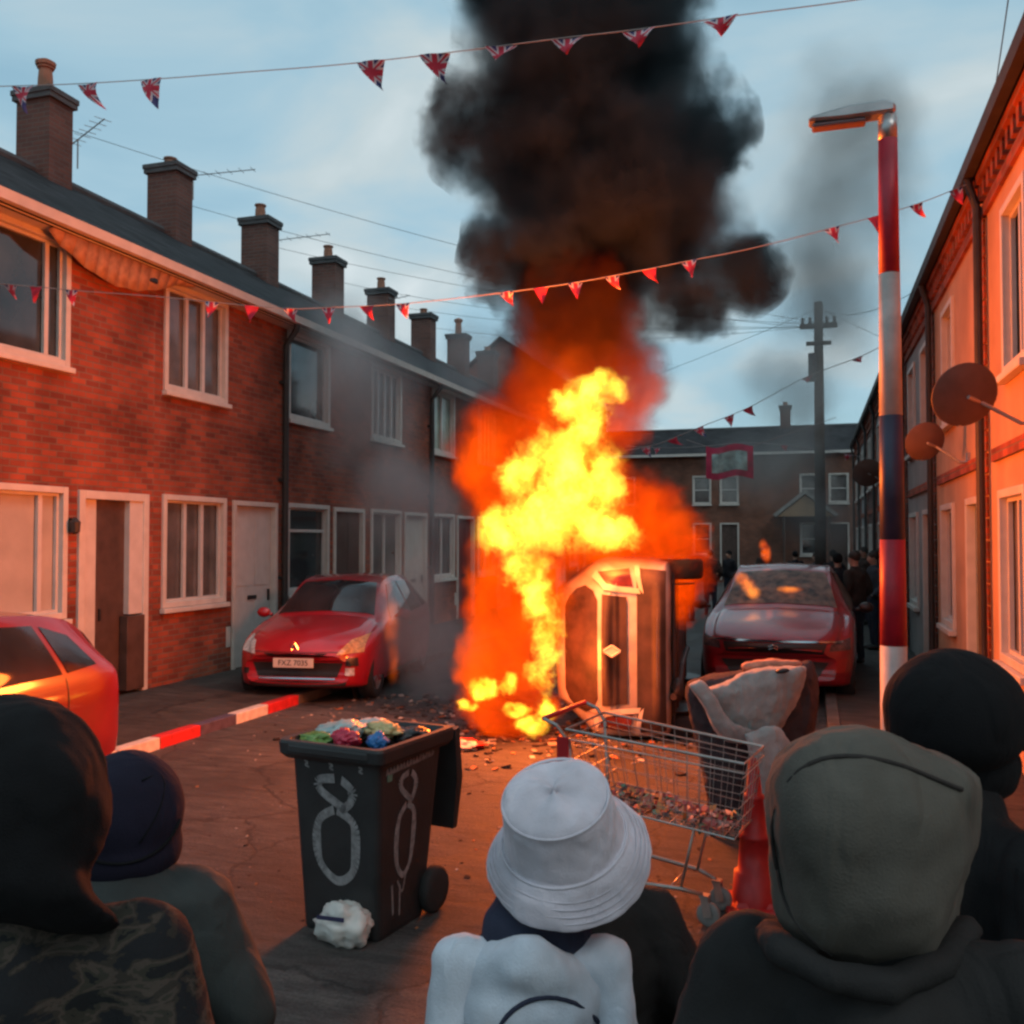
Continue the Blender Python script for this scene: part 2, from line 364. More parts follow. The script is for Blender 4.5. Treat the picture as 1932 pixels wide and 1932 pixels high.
# kerbstones, painted in turn red, white and blue near the camera
KP = [mat('red kerb paint', (.55,.02,.02), rough=.6, var=.25, vscale=12), mat('white kerb paint', (.62,.55,.48), rough=.65, var=.2, vscale=12),
      mat('blue kerb paint', (.07,.06,.10), rough=.6, var=.3, vscale=12), mat('dark kerb concrete', (.085,.075,.068), rough=.9, var=.35, vscale=5)]  # unpainted kerbstones use a darker concrete tone
kerb_objs = []
for side, (x0, x1) in (('left', (KL-.13, KL)), ('right', (KR, KR+.13))):
    mbs = [MB() for _ in KP]
    ys = [7.3 - .62 * k for k in range(16, 0, -1)] + [7.35, 7.95, 8.6, 9.25, 9.9, 10.6] + [10.6 + .9 * k for k in range(1, 37)]
    seq = {7.35: 1, 7.95: 0, 8.6: 2, 9.25: 1, 9.9: 0, 10.6: 3}
    for k, (a, b) in enumerate(zip(ys, ys[1:])):
        c = seq.get(a, (k + 1) % 3 if (a < 7.3) else 3) if side == 'left' else 3
        mbs[c].box((x0, a + .004, -.05), (x1, b - .004, .115), bev=.012)
    for q, (mb, mm) in enumerate(zip(mbs, KP)):
        o = mb.build('kerb', mm); tag(o, kind='structure')

# ------------------------------------------------------------------ houses
def wall_mesh(mb, W, z0, H, D, ops, rev=.12):
    """front sheet at y=0 with openings and their reveals, back and end walls"""
    xs = sorted({0, W} | {o[0] for o in ops} | {o[1] for o in ops}); zs = sorted({z0, H} | {o[2] for o in ops} | {o[3] for o in ops})
    for a, b in zip(xs, xs[1:]):
        for c, d in zip(zs, zs[1:]):
            if any(o[0] <= a and b <= o[1] and o[2] <= c and d <= o[3] for o in ops): continue
            mb.quad((a,0,c), (b,0,c), (b,0,d), (a,0,d))
    for a, b, c, d in ops:
        mb.quad((a,0,c), (a,rev,c), (a,rev,d), (a,0,d)); mb.quad((b,0,c), (b,0,d), (b,rev,d), (b,rev,c))
        mb.quad((a,0,d), (a,rev,d), (b,rev,d), (b,0,d)); mb.quad((a,0,c), (b,0,c), (b,rev,c), (a,rev,c))
        mb.quad((a,rev,c), (b,rev,c), (b,rev,d), (a,rev,d))
    mb.quad((0,0,z0), (0,0,H), (0,D,H), (0,D,z0)); mb.quad((W,0,z0), (W,D,z0), (W,D,H), (W,0,H)); mb.quad((0,D,z0), (0,D,H), (W,D,H), (W,D,z0))

def window(parent, x0, x1, z0, z1, mull=(), trans=None, pane=None, fm=None, sur=.075, y=0., sill=True, casement=()):
    fm = fm or WHITE; pane = pane or GLASS
    f = MB(); p = sur
    for a, b in (((x0,y-.035,z0),(x0+p,y+.10,z1)), ((x1-p,y-.035,z0),(x1,y+.10,z1)), ((x0+p,y-.035,z1-p),(x1-p,y+.10,z1)), ((x0+p,y-.035,z0),(x1-p,y+.10,z0+p))):
        f.box(a, b, bev=.006)
    fr = f.build('window', fm, parent)
    ix0, ix1, iz0, iz1 = x0+p, x1-p, z0+p, z1-p
    b = MB(); q = .035
    for a, c in (((ix0,y+.035,iz0),(ix0+q,y+.075,iz1)), ((ix1-q,y+.035,iz0),(ix1,y+.075,iz1)), ((ix0+q,y+.035,iz1-q),(ix1-q,y+.075,iz1)), ((ix0+q,y+.035,iz0),(ix1-q,y+.075,iz0+q))):
        b.box(a, c)
    W = ix1 - ix0
    for t in mull:
        xm = ix0 + W * t; b.box((xm-.03,y+.030,iz0+q), (xm+.03,y+.072,iz1-q))
    if trans:
        zt = iz0 + (iz1-iz0) * trans; b.box((ix0+q,y+.033,zt-.025), (ix1-q,y+.07,zt+.025))
    b.build('sash', CREAM if fm is WHITE else fm, fr)
    g = MB(); g.quad((ix0,y+.085,iz0), (ix1,y+.085,iz0), (ix1,y+.085,iz1), (ix0,y+.085,iz1)); g.build('pane', pane, fr)
    if sill:
        s = MB(); s.box((x0-.03,y-.09,z0-.07), (x1+.03,y-.002,z0-.005), bev=.008); s.build('sill', fm, fr)
    return fr

def door(parent, x0, x1, z1, colour, z0=.10, fan=False, y=0., fm=None, recess=.06):
    fm = fm or WHITE; p = .075
    f = MB()
    for a, b in (((x0,y-.035,z0),(x0+p,y+recess+.04,z1)), ((x1-p,y-.035,z0),(x1,y+recess+.04,z1)), ((x0+p,y-.035,z1-p),(x1-p,y+recess+.04,z1))): f.box(a, b, bev=.006)
    fr = f.build('door_frame', fm, parent)
    d = MB(); d.box((x0+p,y+recess,z0), (x1-p,y+recess+.03,z1-p))
    W = x1 - x0 - 2*p; cx = (x0+x1)/2
    for za, zb in ((.12, .40), (.50, .92)):
        h = z1 - p - z0
        for sx in (-1, 1):
            a = cx + sx*W*.24; d.box((a-W*.17, y+recess-.008, z0+h*za), (a+W*.17, y+recess-.001, z0+h*zb), bev=.003)
    dl = d.build('door', colour, parent)
    h = MB(); h.tube([(x1-p-.09,y+recess-.03,z0+1.0), (x1-p-.09,y+recess-.03,z0+1.14)], .012); h.box((x1-p-.11,y+recess-.03,z0+.98), (x1-p-.07,y+recess-.009,z0+1.16)); h.build('handle', BLACKP, dl)
    l = MB(); l.box((cx-.12,y+recess-.02,z0+1.02), (cx+.12,y+recess-.009,z0+1.08)); l.build('letterbox', BLACKP, dl)
    return fr

def rot_plane(o, pts):
    """give a sloping sheet its own axes so its tile pattern lies in its plane"""
    pass

def roof_parts(parent, W, D, ze, zr, over=.28, m=None, both=True, thick=.07):
    """two sloping slabs; each is an object turned into the slope so that tiles run along it"""
    m = m or SLATE; run = D / 2 + over; ang = math.atan2(zr - ze, D / 2); L = run / math.cos(ang)
    objs = []
    r = MB(); r.box((0,0,-thick), (W,L,0)); o = r.build('roof', m, parent)
    o.location = (0, -over, ze - over * math.tan(ang) + .02); o.rotation_euler = (ang, 0, 0); objs.append(o)
    if both:
        r = MB(); r.box((0,0,-thick), (W,L,0)); o2 = r.build('roof', m, parent)
        o2.location = (W, D+over, ze - over * math.tan(ang) + .02); o2.rotation_euler = (ang, 0, PI); objs.append(o2)
    rt = MB(); rt.tube([(0,D/2,zr+.03), (W,D/2,zr+.03)], .09, n=8); rt.build('ridge_tiles', LEAD, parent)
    return objs

def chimney(parent, x, y, z0, z1, w=.50, d=.66, pots=1, m=None, potm=None, kind=0):
    c = MB(); c.box((x-w/2,y-d/2,z0), (x+w/2,y+d/2,z1-.14)); ch = c.build('chimney', m or BRICKD, parent)
    s = MB(); s.box((x-w/2-.07,y-d/2-.07,z1-.14), (x+w/2+.07,y+d/2+.07,z1-.05), bev=.01); s.box((x-w/2-.05,y-d/2-.05,z1-.22), (x+w/2+.05,y+d/2+.05,z1-.141)); s.build('cap_slab', LEAD, ch)
    for k in range(pots):
        yy = y + (k - (pots-1)/2) * .32
        p = MB(); h = (.42, .14, .3)[kind % 3]
        p.lathe([(.12, z1-.06), (.115, z1+h*.5), (.10, z1+h-.04), (.13, z1+h-.03), (.13, z1+h)], n=14, M=Matrix.Translation((x, yy, 0)))
        if kind % 3 == 0: p.lathe([(.15, z1+h+.01), (.16, z1+h+.07), (.05, z1+h+.13)], n=14, M=Matrix.Translation((x, yy, 0)))
        p.build('chimney_pot', potm or CLAY, ch)
    # lead flashing skirt
    f = MB(); f.box((x-w/2-.03,y-d/2-.03,z0), (x+w/2+.03,y+d/2+.03,z0+.32)); f.build('flashing', LEAD, ch)
    return ch

def aerial(loc, rz, label, group='television aerials on the roofs', L=1.1):
    t = thing('television_aerial', label, 'aerial', loc, rz, group)
    m = MB(); m.tube([(0,0,0),(0,0,.5)], .014, n=6); m.build('mast', GALV, t)
    b = MB(); b.tube([(-.25,0,.48),(L,0,.55)], .011, n=5)
    for k in range(7):
        x = -.2 + (L+.15)*k/6; b.tube([(x,-.14,.48+.065*(x+.25)/(L)), (x,.14,.48+.065*(x+.25)/(L))], .006, n=4)
    b.tube([(-.25,0,.38),(-.25,0,.62)], .009, n=4); b.tube([(-.18,-.1,.4),(-.18,.1,.6)], .008, n=4)
    b.build('antenna', GALV, t)
    return t

HW, HD, ZE, ZR = 3.17, 7.0, 5.75, 7.93
left_labels = ['nearest red brick house at the left edge of the street', 'red brick house with a picture window and an open dark doorway behind the left car',
  'red brick house with three-light windows and a white door, behind the black wheelie bin',
  'red brick house just beyond the black downpipe, with a single-pane upper window', 'red brick house with a four-light white upper window, behind the red hatchback',
  'red brick house with a pale green upper window, left of the flames']
styles = [
  dict(um=(.5,), lm=(.5,), up=GLASS, lp=BLIND, dc=WHITE),
  dict(um=(.82,), lm=(.78,), up=GLASS, lp=BLIND, dc=None),
  dict(um=(.36,.66), lm=(.36,.66), up=NET, lp=NET, dc=CREAM),
  dict(um=(), lm=(), ut=None, lt=.72, up=GLASS, lp=GLASS, dc=mat('brown door paint', (.10,.06,.05), rough=.4)),
  dict(um=(.25,.5,.75), lm=(.5,), up=NET, lp=NET, dc=WHITE),
  dict(um=(.5,), lm=(.5,), up=mat('pale green curtain behind glass', (.30,.36,.30), rough=.2, spec=.7), lp=GLASS, dc=mat('dark red door paint', (.16,.03,.03), rough=.35)),
]
PANELDOOR = mat('dark varnished door', (.075,.045,.035), rough=.5, var=.3)
for k in range(10):
    y0 = 4.28 + HW * k; st = styles[k] if k < 6 else styles[2 + (k * 7) % 4]
    lab = left_labels[k] if k < 6 else '%s red brick house up the left terrace from the photo edge' % ['seventh','eighth','ninth','tenth','eleventh','twelfth','thirteenth'][k-6]
    h = thing('terraced_house', lab, 'house', (LX, y0, 0), R(90), 'red brick terraced houses on the left')
    ops = [(.17,1.62,4.06,5.56), (.17,1.62,1.13,2.66), (1.80,3.05,.10,2.64)]
    w = MB(); wall_mesh(w, HW, 0, ZE, HD, ops, rev=.14)
    # gable triangles
    for x in (0, HW):
        w.bm.faces.new([w.bm.verts.new(p) for p in ((x,0,ZE), (x,HD,ZE), (x,HD/2,ZR))])
    w.build('wall', BRICK, h, fix=False)
    window(h, .17, 1.62, 4.06, 5.56, st['um'], st.get('ut'), st['up'])
    window(h, .17, 1.62, 1.13, 2.66, st['lm'], st.get('lt'), st['lp'])
    if st['dc'] is not None: door(h, 1.80, 3.05, 2.64, st['dc'])
    else:
        # open porch: deep frame, pale jamb, dark inner door standing back, meter box
        f = MB()
        for a, b in (((1.80,-.035,.10),(1.90,.13,2.64)), ((2.95,-.035,.10),(3.05,.13,2.64)), ((1.90,-.035,2.54),(2.95,.13,2.64))): f.box(a, b, bev=.006)
        f.build('door_frame', WHITE, h)
        f = MB(); f.box((1.90,.05,.10),(2.17,.12,2.54)); f.build('side_panel', WHITE, h)
        f = MB(); f.box((2.70,-.01,1.10),(2.95,.13,2.54)); f.build('side_panel', CREAM, h)
        f = MB(); f.box((2.17,.07,.10),(2.95,.125,2.54), bev=.004); d = f.build('door', PANELDOOR, h)
        q = MB(); q.box((2.24,.045,1.05),(2.27,.069,1.2)); q.build('handle', BLACKP, d)
        f = MB(); f.box((2.62,-.06,.14),(2.95,.06,1.08), bev=.006); f.build('meter_cupboard', PANELDOOR, h)
    roof_parts(h, HW, HD, ZE, ZR)
    gt = MB(); gt.prism([(-.045,-.06),(-.06,.05),(-.05,.05),(-.035,-.035),(.035,-.035),(.05,.05),(.06,.05),(.045,-.06)], 0, HW, lambda a, b, t: Vector((t, a-.34, b+ZE-.12)))
    gt.build('gutter', WHITE, h)
    fb = MB(); fb.box((0,-.26,ZE-.20),(HW,-.235,ZE-.05)); fb.box((0,-.235,ZE-.20),(HW,-.002,ZE-.185)); fb.build('fascia', WHITE if k % 2 else CREAM, h)
    if k in (2, 4, 6, 8, 10):
        p = MB(); p.tube([(HW,-.30,ZE-.14),(HW,-.28,ZE-.25),(HW,-.09,ZE-.5),(HW,-.09,.12)], .052, n=10)
        for z in (4.6, 3.0, 1.4): p.box((HW-.08,-.09,z),(HW+.08,0,z+.05))
        p.build('downpipe', IRON, h)
    ch = chimney(h, 1.70, HD/2, ZR-.55, ZR+1.37, pots=1, kind=(1, 1, 0, 1, 2, 2, 2, 1, 0)[k % 9])
    if k == 2:
        for zz in (2.0,): pass
    # small details: extractor vents and a ground floor air brick
    v = MB(); v.box((1.66,-.02,.45),(1.76,-.002,.75), bev=.004); v.build('air_vent', WHITE, h)
# torn soffit strip hanging under the gutter
t = MB()
pts = []
for k in range(15):
    a = k / 14; yy = 8.55 + 2.6 * a
    dz = -.34 * math.sin(PI * min(1, a * 1.15)) - .05 + random.uniform(-.025, .025)
    pts.append((yy, ZE - .22 + dz * (.9 if k not in (0, 14) else .1)))
for (ya, za), (yb, zb) in zip(pts, pts[1:]):
    t.quad((LX+.24, ya, ZE-.205), (LX+.24, yb, ZE-.205), (LX+.17, yb, zb), (LX+.17, ya, za))
so = t.build('torn_soffit_board', mat('bare pine board', (.42,.24,.14), rough=.85, var=.25, vscale=12), fix=False)
bake(so, ('SOLIDIFY', dict(thickness=.012)))
tag(so, 'torn ragged soffit strip hanging below the white gutter of the near left house', 'soffit')
# security lamp on the brick wall
p = on_x(257, 525, LX); t = thing('security_light', 'small black security lamp fixed high on the brick wall between two upper windows', 'light', p)
m = MB(); m.box((0,-.05,-.04),(.06,.05,.04), bev=.01); m.tube([(.05,0,0),(.14,.03,.02)], .015); m.build('bracket', BLACKP, t)
m = MB(); m.box((.10,-.02,-.06),(.22,.16,.05), bev=.02); m.build('lamp_head', BLACKP, t)
m = MB(); m.ell((.15,-.08,0), .055); m.build('sensor', WHITE, t, True)
p = on_x(128, 985, LX); t = thing('wall_lantern', 'small dark lantern on the brick beside the open doorway', 'light', p)
m = MB(); m.box((0,-.03,-.12),(.03,.03,.05)); m.tube([(.02,0,.03),(.1,0,.05),(.1,0,.0)], .01); m.build('bracket', IRON, t)
m = MB(); m.lathe([(.02,-.12),(.055,-.10),(.065,.02),(.02,.07)], n=8, M=Matrix.Translation((.1,0,-.02))); m.build('lantern', IRON, t)
for i, (yy, zz, rz, L) in enumerate([(12.55+.5, ZR+1.0, R(-25), 1.0), (15.66+.55, ZR+1.55, R(10), 1.3), (18.8+.6, ZR+1.2, R(5), 1.3), (25.0, ZR+1.1, R(-10), 1.0)]):
    aerial((LX-3.5, yy, zz-.6), rz, ['spiky television aerial on the chimney at far left of the roofs', 'long television aerial pointing right from the second chimney', 'television aerial on the third chimney', 'television aerial on a smoky far chimney'][i], L=L)

# right hand row
def right_house(y0, W, wm, lab, win, near=False, seen=True):
    h = thing('terraced_house', lab, 'house', (RX, y0 + W, 0), R(-90), 'terraced houses on the right')
    zr = 7.9
    ops = [o[:4] for o in win]
    w = MB(); wall_mesh(w, W, 0, 5.72, 7.0, ops, rev=.14)
    for x in (0, W): w.bm.faces.new([w.bm.verts.new(p) for p in ((x,0,5.72), (x,7,5.72), (x,3.5,zr))])
    w.build('wall', wm, h, fix=False)
    for a, b, c, d, kd in win:
        if kd == 'd': door(h, a, b, d, mat('faded green door', (.10,.16,.12), rough=.5), z0=c)
        else: window(h, a, b, c, d, (.5,), None, GLASS if kd == 'g' else NET)
    roof_parts(h, W, 7.0, 5.72, zr, over=.13)
    gt = MB(); gt.prism([(-.045,-.06),(-.06,.05),(.06,.05),(.045,-.06)], 0, W, lambda a, b, t: Vector((t, a-.17, b+5.66))); gt.build('gutter', IRON, h)
    dn = MB(); n = int(W / .23)
    for i in range(n): dn.box((i*.23+.02,-.07,5.36),(i*.23+.13,-.002,5.52))
    dn.box((0,-.10,5.521),(W,-.003,5.62)); dn.box((0,-.04,5.22),(W,-.002,5.33)); dn.build('brick_cornice', BRICK, h)
    qn = MB()
    for i in range(24):
        a = .34 if i % 2 else .22; qn.box((W-a,-.025,.12+i*.215),(W-.005,-.003,.12+i*.215+.20), bev=.004)
    qn.build('quoins', BRICK, h)
    p = MB(); p.tube([(.08,-.17,5.6),(.08,-.15,5.5),(.08,-.09,5.3),(.08,-.09,.12)], .04, n=10); p.build('downpipe', IRON, h)
    chimney(h, W/2, 3.5, zr-.5, zr+1.2, pots=2, kind=2)
    bd = MB(); bd.box((.35,-.04,2.78),(W-.4,-.003,2.9)); bd.build('string_course', BRICK, h)
    return h
RW = 4.1
wins = [(.45,1.5,3.5,5.0,'g'), (2.45,3.5,3.5,5.0,'n'), (.45,1.75,.95,2.5,'n'), (2.55,3.5,.10,2.5,'d')]
wins2 = [(.9,1.9,3.5,5.0,'g'), (.6,1.75,.95,2.5,'n'), (2.75,3.6,.10,2.5,'d')]
rl = ['pale rendered house at the right edge, nearest the camera', 'pale house glowing orange behind the satellite dishes', 'pale house with a dark downpipe beyond the satellite dishes',
      'grey house on the right behind the striped lamp post', 'shadowy house on the right behind the crowd', 'far shadowy house at the end of the right row']
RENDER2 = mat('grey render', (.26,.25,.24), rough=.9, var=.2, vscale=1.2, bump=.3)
ys = [2.1, 6.2, 10.3, 14.4, 18.5, 22.6, 26.7, 30.8, 34.9]
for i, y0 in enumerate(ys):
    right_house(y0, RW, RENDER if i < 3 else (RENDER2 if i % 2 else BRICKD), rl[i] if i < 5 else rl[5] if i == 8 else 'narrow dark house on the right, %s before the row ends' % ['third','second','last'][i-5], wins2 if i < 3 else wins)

# satellite dishes on the right hand wall
DISH = mat('weathered brown dish', (.12,.075,.06), rough=.55, var=.2)
def dish(u, v, X, dia, lab, yaw=R(160), tilt=R(22)):
    c = on_x(u, v, X)
    t = thing('satellite_dish', lab, 'satellite dish', (RX, c.y, c.z - .12), 0, 'satellite dishes on the right houses')
    off = Vector((c.x - RX, 0, .12))
    M = Matrix.Translation(off) @ Matrix.Rotation(yaw, 4, 'Z') @ Matrix.Rotation(R(90) - tilt, 4, 'X')
    m = MB(); r = dia / 2; prof = [(.01, -.055)] + [(r*k/8, -.055 + .055*(k/8)**2) for k in range(1, 9)] + [(r+.008, .004), (r, .012)] + [(r*k/8, -.043 + .055*(k/8)**2) for k in range(7, 0, -1)] + [(.01, -.043)]
    m.lathe(prof, n=36, M=M); m.build('reflector', DISH, t, True)
    m = MB(); m.tube([(0,0,-.12),(-.10,0,-.12),tuple(off + Vector((.12,.03,-.06))), tuple(M @ Vector((0,0,-.07)))], .016, n=8)
    m.box((-.03,-.07,-.22),(-.001,.07,-.02)); m.build('wall_bracket', GALV, t)
    a = M @ Vector((0,-r,0)); b = M @ Vector((0,-r*.6,r*1.1))
    m = MB(); m.tube([tuple(a), tuple(b)], .012, n=6); m.build('arm', GALV, t)
    m = MB(); m.ell(b, .035, sub=2); m.build('receiver', BLACKP, t, True)
    return t
dish(1820, 745, 1.17, .50, 'large round brown satellite dish jutting from the orange lit wall', yaw=R(196))
dish(1745, 833, 1.22, .43, 'smaller dark satellite dish partly behind the striped lamp post', yaw=R(200))
dish(1637, 892, 1.2, .62, 'far dark satellite dish left of the striped lamp post', yaw=R(188))

# the terrace that closes the street
EY = 47.0
for i in range(8):
    W = 5.0; x0 = -26.2 + W * i
    lab = ('far brick terraced house closing the street, with paired white upper windows', 'far brick terraced house with a small gabled porch', 'far brick terraced house closing the street, %s from the left end' % ['first','second','third','fourth','','','seventh','eighth'][i])[0 if i == 4 else 1 if i == 5 else 2]
    h = thing('terraced_house', lab, 'house', (x0, EY, 0), 0, 'brick houses closing the far end of the street')
    ops = [(.7,1.6,3.75,5.15), (2.0,2.9,3.75,5.15), (.7,1.6,1.3,2.85), (2.0,2.9,.1,2.85)]
    w = MB(); wall_mesh(w, W, 0, 6.25, 7, ops)
    w.build('wall', BRICKO, h, fix=False)
    window(h, *ops[0], (), .5, NET); window(h, *ops[1], (), .5, NET); window(h, *ops[2], (), .5, GLASS)
    door(h, *ops[3][:2], 2.85, PANELDOOR)
    roof_parts(h, W, 7, 6.25, 7.75)
    gt = MB(); gt.box((0,-.40,6.08),(W,-.27,6.2)); gt.build('gutter', CREAM if i % 2 else WHITE, h)
    if i in (5,):
        pr = MB(); pr.prism([(-.3,3.2),(1.15,4.35),(2.6,3.2),(2.45,3.1),(1.15,4.15),(-.15,3.1)], -1.2, 0, lambda a, b, t: Vector((a-.2, t, b))); pr.build('porch_roof', CONC, h)
        pr = MB(); pr.prism([(-.1,3.12),(1.15,4.1),(2.4,3.12)], -1.1, -.004, lambda a, b, t: Vector((a-.2, t, b))); pr.build('porch_gable', mat('ochre render', (.35,.22,.12), rough=.9), h)
        for a in (0, 2.0):
            pp = MB(); pp.tube([(a,-1.05,0),(a,-1.05,3.15)], .06); pp.build('post', PANELDOOR, h)
    if i % 2: chimney(h, 0, 3.5, 7.4, 8.9, pots=2, kind=1)
# taller gabled building behind the left row
h = thing('gabled_building', 'taller brick building with a pointed gable behind the left terrace', 'building', (-16.9, 41.5, 0), 0)
w = MB(); w.prism([(.4,0),(6.4,0),(6.4,8.9),(3.4,11.2),(.4,8.9)], 0, 9, lambda a, b, t: Vector((a, t, b))); w.build('wall', BRICK, h)
for sx in (-1, 1):
    r = MB(); ang = math.atan2(3.0, 3.7 if sx > 0 else 3.7)
    a = Vector((3.4,0,11.25)); b = Vector((6.7,0,8.7)) if sx > 0 else Vector((.1,0,8.7))
    r.prism([(a.x,a.z),(b.x,b.z),(b.x,b.z+.12),(a.x,a.z+.12)], -.25, 9.2, lambda p, q, t: Vector((p, t, q))); r.build('roof', SLATE, h)
window(h, 2.7, 4.1, 6.4, 8.2, (.5,), None, GLASS)
# ------------------------------------------------------------------ cars
def catmull(P, n):
    out = []
    m = len(P)
    for i in range(m - 1):
        p0, p1, p2, p3 = P[max(i-1,0)], P[i], P[i+1], P[min(i+2,m-1)]
        for k in range(n):
            t = k / n
            out.append([0.5*((2*b)+(-a+c)*t+(2*a-5*b+4*c-d)*t*t+(-a+3*b-3*c+d)*t**3) for a, b, c, d in zip(p0, p1, p2, p3)])
    out.append(list(P[-1])); return out
HATCH = [  # y, bottom, half width, belt, top, half width at the top
 (.00,.27,.66,.50,.60,.56),(.05,.22,.74,.56,.67,.62),(.20,.19,.81,.66,.76,.68),(.50,.18,.845,.76,.86,.70),(1.0,.18,.86,.86,.965,.70),(1.16,.18,.86,.885,1.01,.68),
 (1.55,.18,.86,.90,1.25,.61),(1.95,.18,.86,.91,1.43,.575),(2.6,.18,.86,.93,1.485,.565),(3.25,.18,.86,.95,1.45,.55),(3.62,.19,.85,.96,1.34,.53),(3.86,.21,.82,.94,1.08,.60),(3.95,.25,.77,.80,.93,.62),(4.0,.32,.70,.70,.80,.60)]
LIGHTGL = mat('headlamp glass', (.55,.53,.50), rough=.12, spec=.9, var=.35, vscale=25)
REDLENS = mat('red lamp lens', (.45,.01,.01), rough=.12, spec=.9, var=.3, vscale=20)
CHROME = mat('chrome', (.6,.6,.6), rough=.15, metal=1., var=.1)
PLATE = mat('number plate', (.60,.52,.44), rough=.5, var=.08)
CARBLACK = mat('car black trim', (.02,.018,.018), rough=.4, var=.3)
CARGLASS = mat('car window glass', (.03,.03,.033), rough=.04, spec=1., var=.6, vscale=1.5)
ALLOY = mat('alloy wheel', (.35,.35,.36), rough=.35, metal=.9)
def car(lab, loc, rz, body_m, sw=1., sh=1., sl=1., rotM=None, glass=None, group=None, drop=0., mirror=None, winz=0.):
    t = thing('parked_car', lab, 'car', loc, rz, group)
    if rotM is not None: t.matrix_world = rotM
    st = [(y*sl, b*sh, w*sw, z1*sh, z2*sh, wt*sw) for y, b, w, z1, z2, wt in HATCH]
    rings = []
    for y, zb, w, zbelt, zt, wt in catmull(st, 6):
        P = [(0, zb), (w*.86, zb), (w*.985, zb+.10), (w*1.01, zb+(zbelt-zb)*.55), (w*.985, zbelt), (wt+(w-wt)*.10, zt-.07), (wt*.86, zt-.012), (0, zt+.022)]
        prof = catmull(P, 4)
        rings.append([(x, y, z) for x, z in prof] + [(-x, y, z) for x, z in prof[-2:0:-1]])
    mb = MB(); bm = mb.bm
    # bow the nose and tail in plan
    Lc = 4.0 * sl
    def bowd(x, y, z):
        k = (abs(x) / (.86*sw)) ** 2.4
        if y < .9: y += .26 * k * (1 - y/.9)
        if y > Lc - .5: y -= .16 * k * (1 - (Lc - y)/.5)
        return (x, y, z)
    V = [[bm.verts.new(bowd(*p)) for p in r] for r in rings]
    n = len(V[0])
    for A, B in zip(V, V[1:]):
        for k in range(n): bm.faces.new((A[k], A[(k+1) % n], B[(k+1) % n], B[k]))
    for A in (V[0], V[-1]):
        half = (n + 2) // 2          # cap as strips between left and right so that it stays regular
        for k in range(half - 1):
            a, b = A[k], A[k+1]; c, d = A[(-k-1) % n], A[(-k) % n]
            vs = []
            for q in (a, b, c, d):
                if q not in vs: vs.append(q)
            if len(vs) >= 3: bm.faces.new(vs)
    bmesh.ops.recalc_face_normals(bm, faces=bm.faces)
    bvh = BVHTree.FromBMesh(bm)
    body = mb.build('body', body_m, t, True)
    ax = [.72*sl, 3.28*sl]; R_ = .30 * sh
    cut = MB()
    for y in ax:
        for s in (-1, 1): cut.tube([(s*(.60*sw), y, R_), (s*1.1*sw, y, R_)], R_*1.16, n=32)
    co = cut.build('cutter', CARBLACK)
    bake(body, ('BOOLEAN', dict(operation='DIFFERENCE', object=co, solver='EXACT')))
    bpy.data.objects.remove(co)
    try: body.data.set_sharp_from_angle(angle=R(38))
    except Exception: pass
    for y in ax:
        for s in (-1, 1):
            ln = MB(); ln.tube([(s*.604*sw, y, R_), (s*.612*sw, y, R_)], R_*1.15, n=24); ln.build('wheel_arch_liner', CARBLACK, t)
    for y in ax:
        for s in (-1, 1):
            x1 = s*.845*sw; x0 = s*.655*sw
            M = Matrix.Translation((x0, y, R_ - drop)) @ Matrix.Rotation(s*R(90), 4, 'Y')
            h = abs(x1 - x0)
            m = MB(); m.lathe([(R_*.62,0),(R_*.92,0),(R_,.03),(R_,h-.03),(R_*.93,h),(R_*.66,h),(R_*.62,h-.02)], n=36, M=M, close=False); m.lathe([(R_*.62,0),(R_*.62,.01)], n=36, M=M)
            w = m.build('wheel', RUBBER, t, True)
            m = MB(); m.lathe([(R_*.66,h-.05),(R_*.66,h-.008),(R_*.60,h-.012),(R_*.56,h-.05)], n=36, M=M, close=False); m.lathe([(R_*.18,h-.06),(R_*.18,h-.02),(R_*.05,h-.01)], n=16, M=M)
            for k in range(5):
                a = 2*PI*k/5
                p0 = M @ Vector((R_*.14*math.cos(a), R_*.14*math.sin(a), h-.03)); p1 = M @ Vector((R_*.6*math.cos(a), R_*.6*math.sin(a), h-.025))
                m.tube([p0, p1], [.028, .034], n=6)
            m.build('rim', ALLOY, w)
    t['_'] = 0; del t['_']
    def patch(name, quads, axis, m, off=.006, parent=None, nu=10, nv=8):
        D = {'front': (lambda a, b: (Vector((a,-4,b)), Vector((0,1,0)))), 'rear': (lambda a, b: (Vector((a,12,b)), Vector((0,-1,0)))),
             'right': (lambda a, b: (Vector((5,a,b)), Vector((-1,0,0)))), 'left': (lambda a, b: (Vector((-5,a,b)), Vector((1,0,0)))),
             'top': (lambda a, b: (Vector((a,b,6)), Vector((0,0,-1))))}[axis]
        pm = MB()
        for q in quads:
            q = [((a*sw, b*sh) if axis in ('front','rear') else (a*sl, b*sh) if axis in ('left','right') else (a*sw, b*sl)) for a, b in q]
            G = []
            for j in range(nv+1):
                row = []
                for i in range(nu+1):
                    u, v = i/nu, j/nv
                    a = (q[0][0]*(1-u)+q[1][0]*u)*(1-v) + (q[3][0]*(1-u)+q[2][0]*u)*v
                    b = (q[0][1]*(1-u)+q[1][1]*u)*(1-v) + (q[3][1]*(1-u)+q[2][1]*u)*v
                    o_, d_ = D(a, b); hit, nn, _, _ = bvh.ray_cast(o_, d_)
                    if hit is None: row.append(None); continue
                    if nn.dot(d_) > 0: nn = -nn
                    row.append(pm.bm.verts.new(hit + nn*off - d_*.001))
                G.append(row)
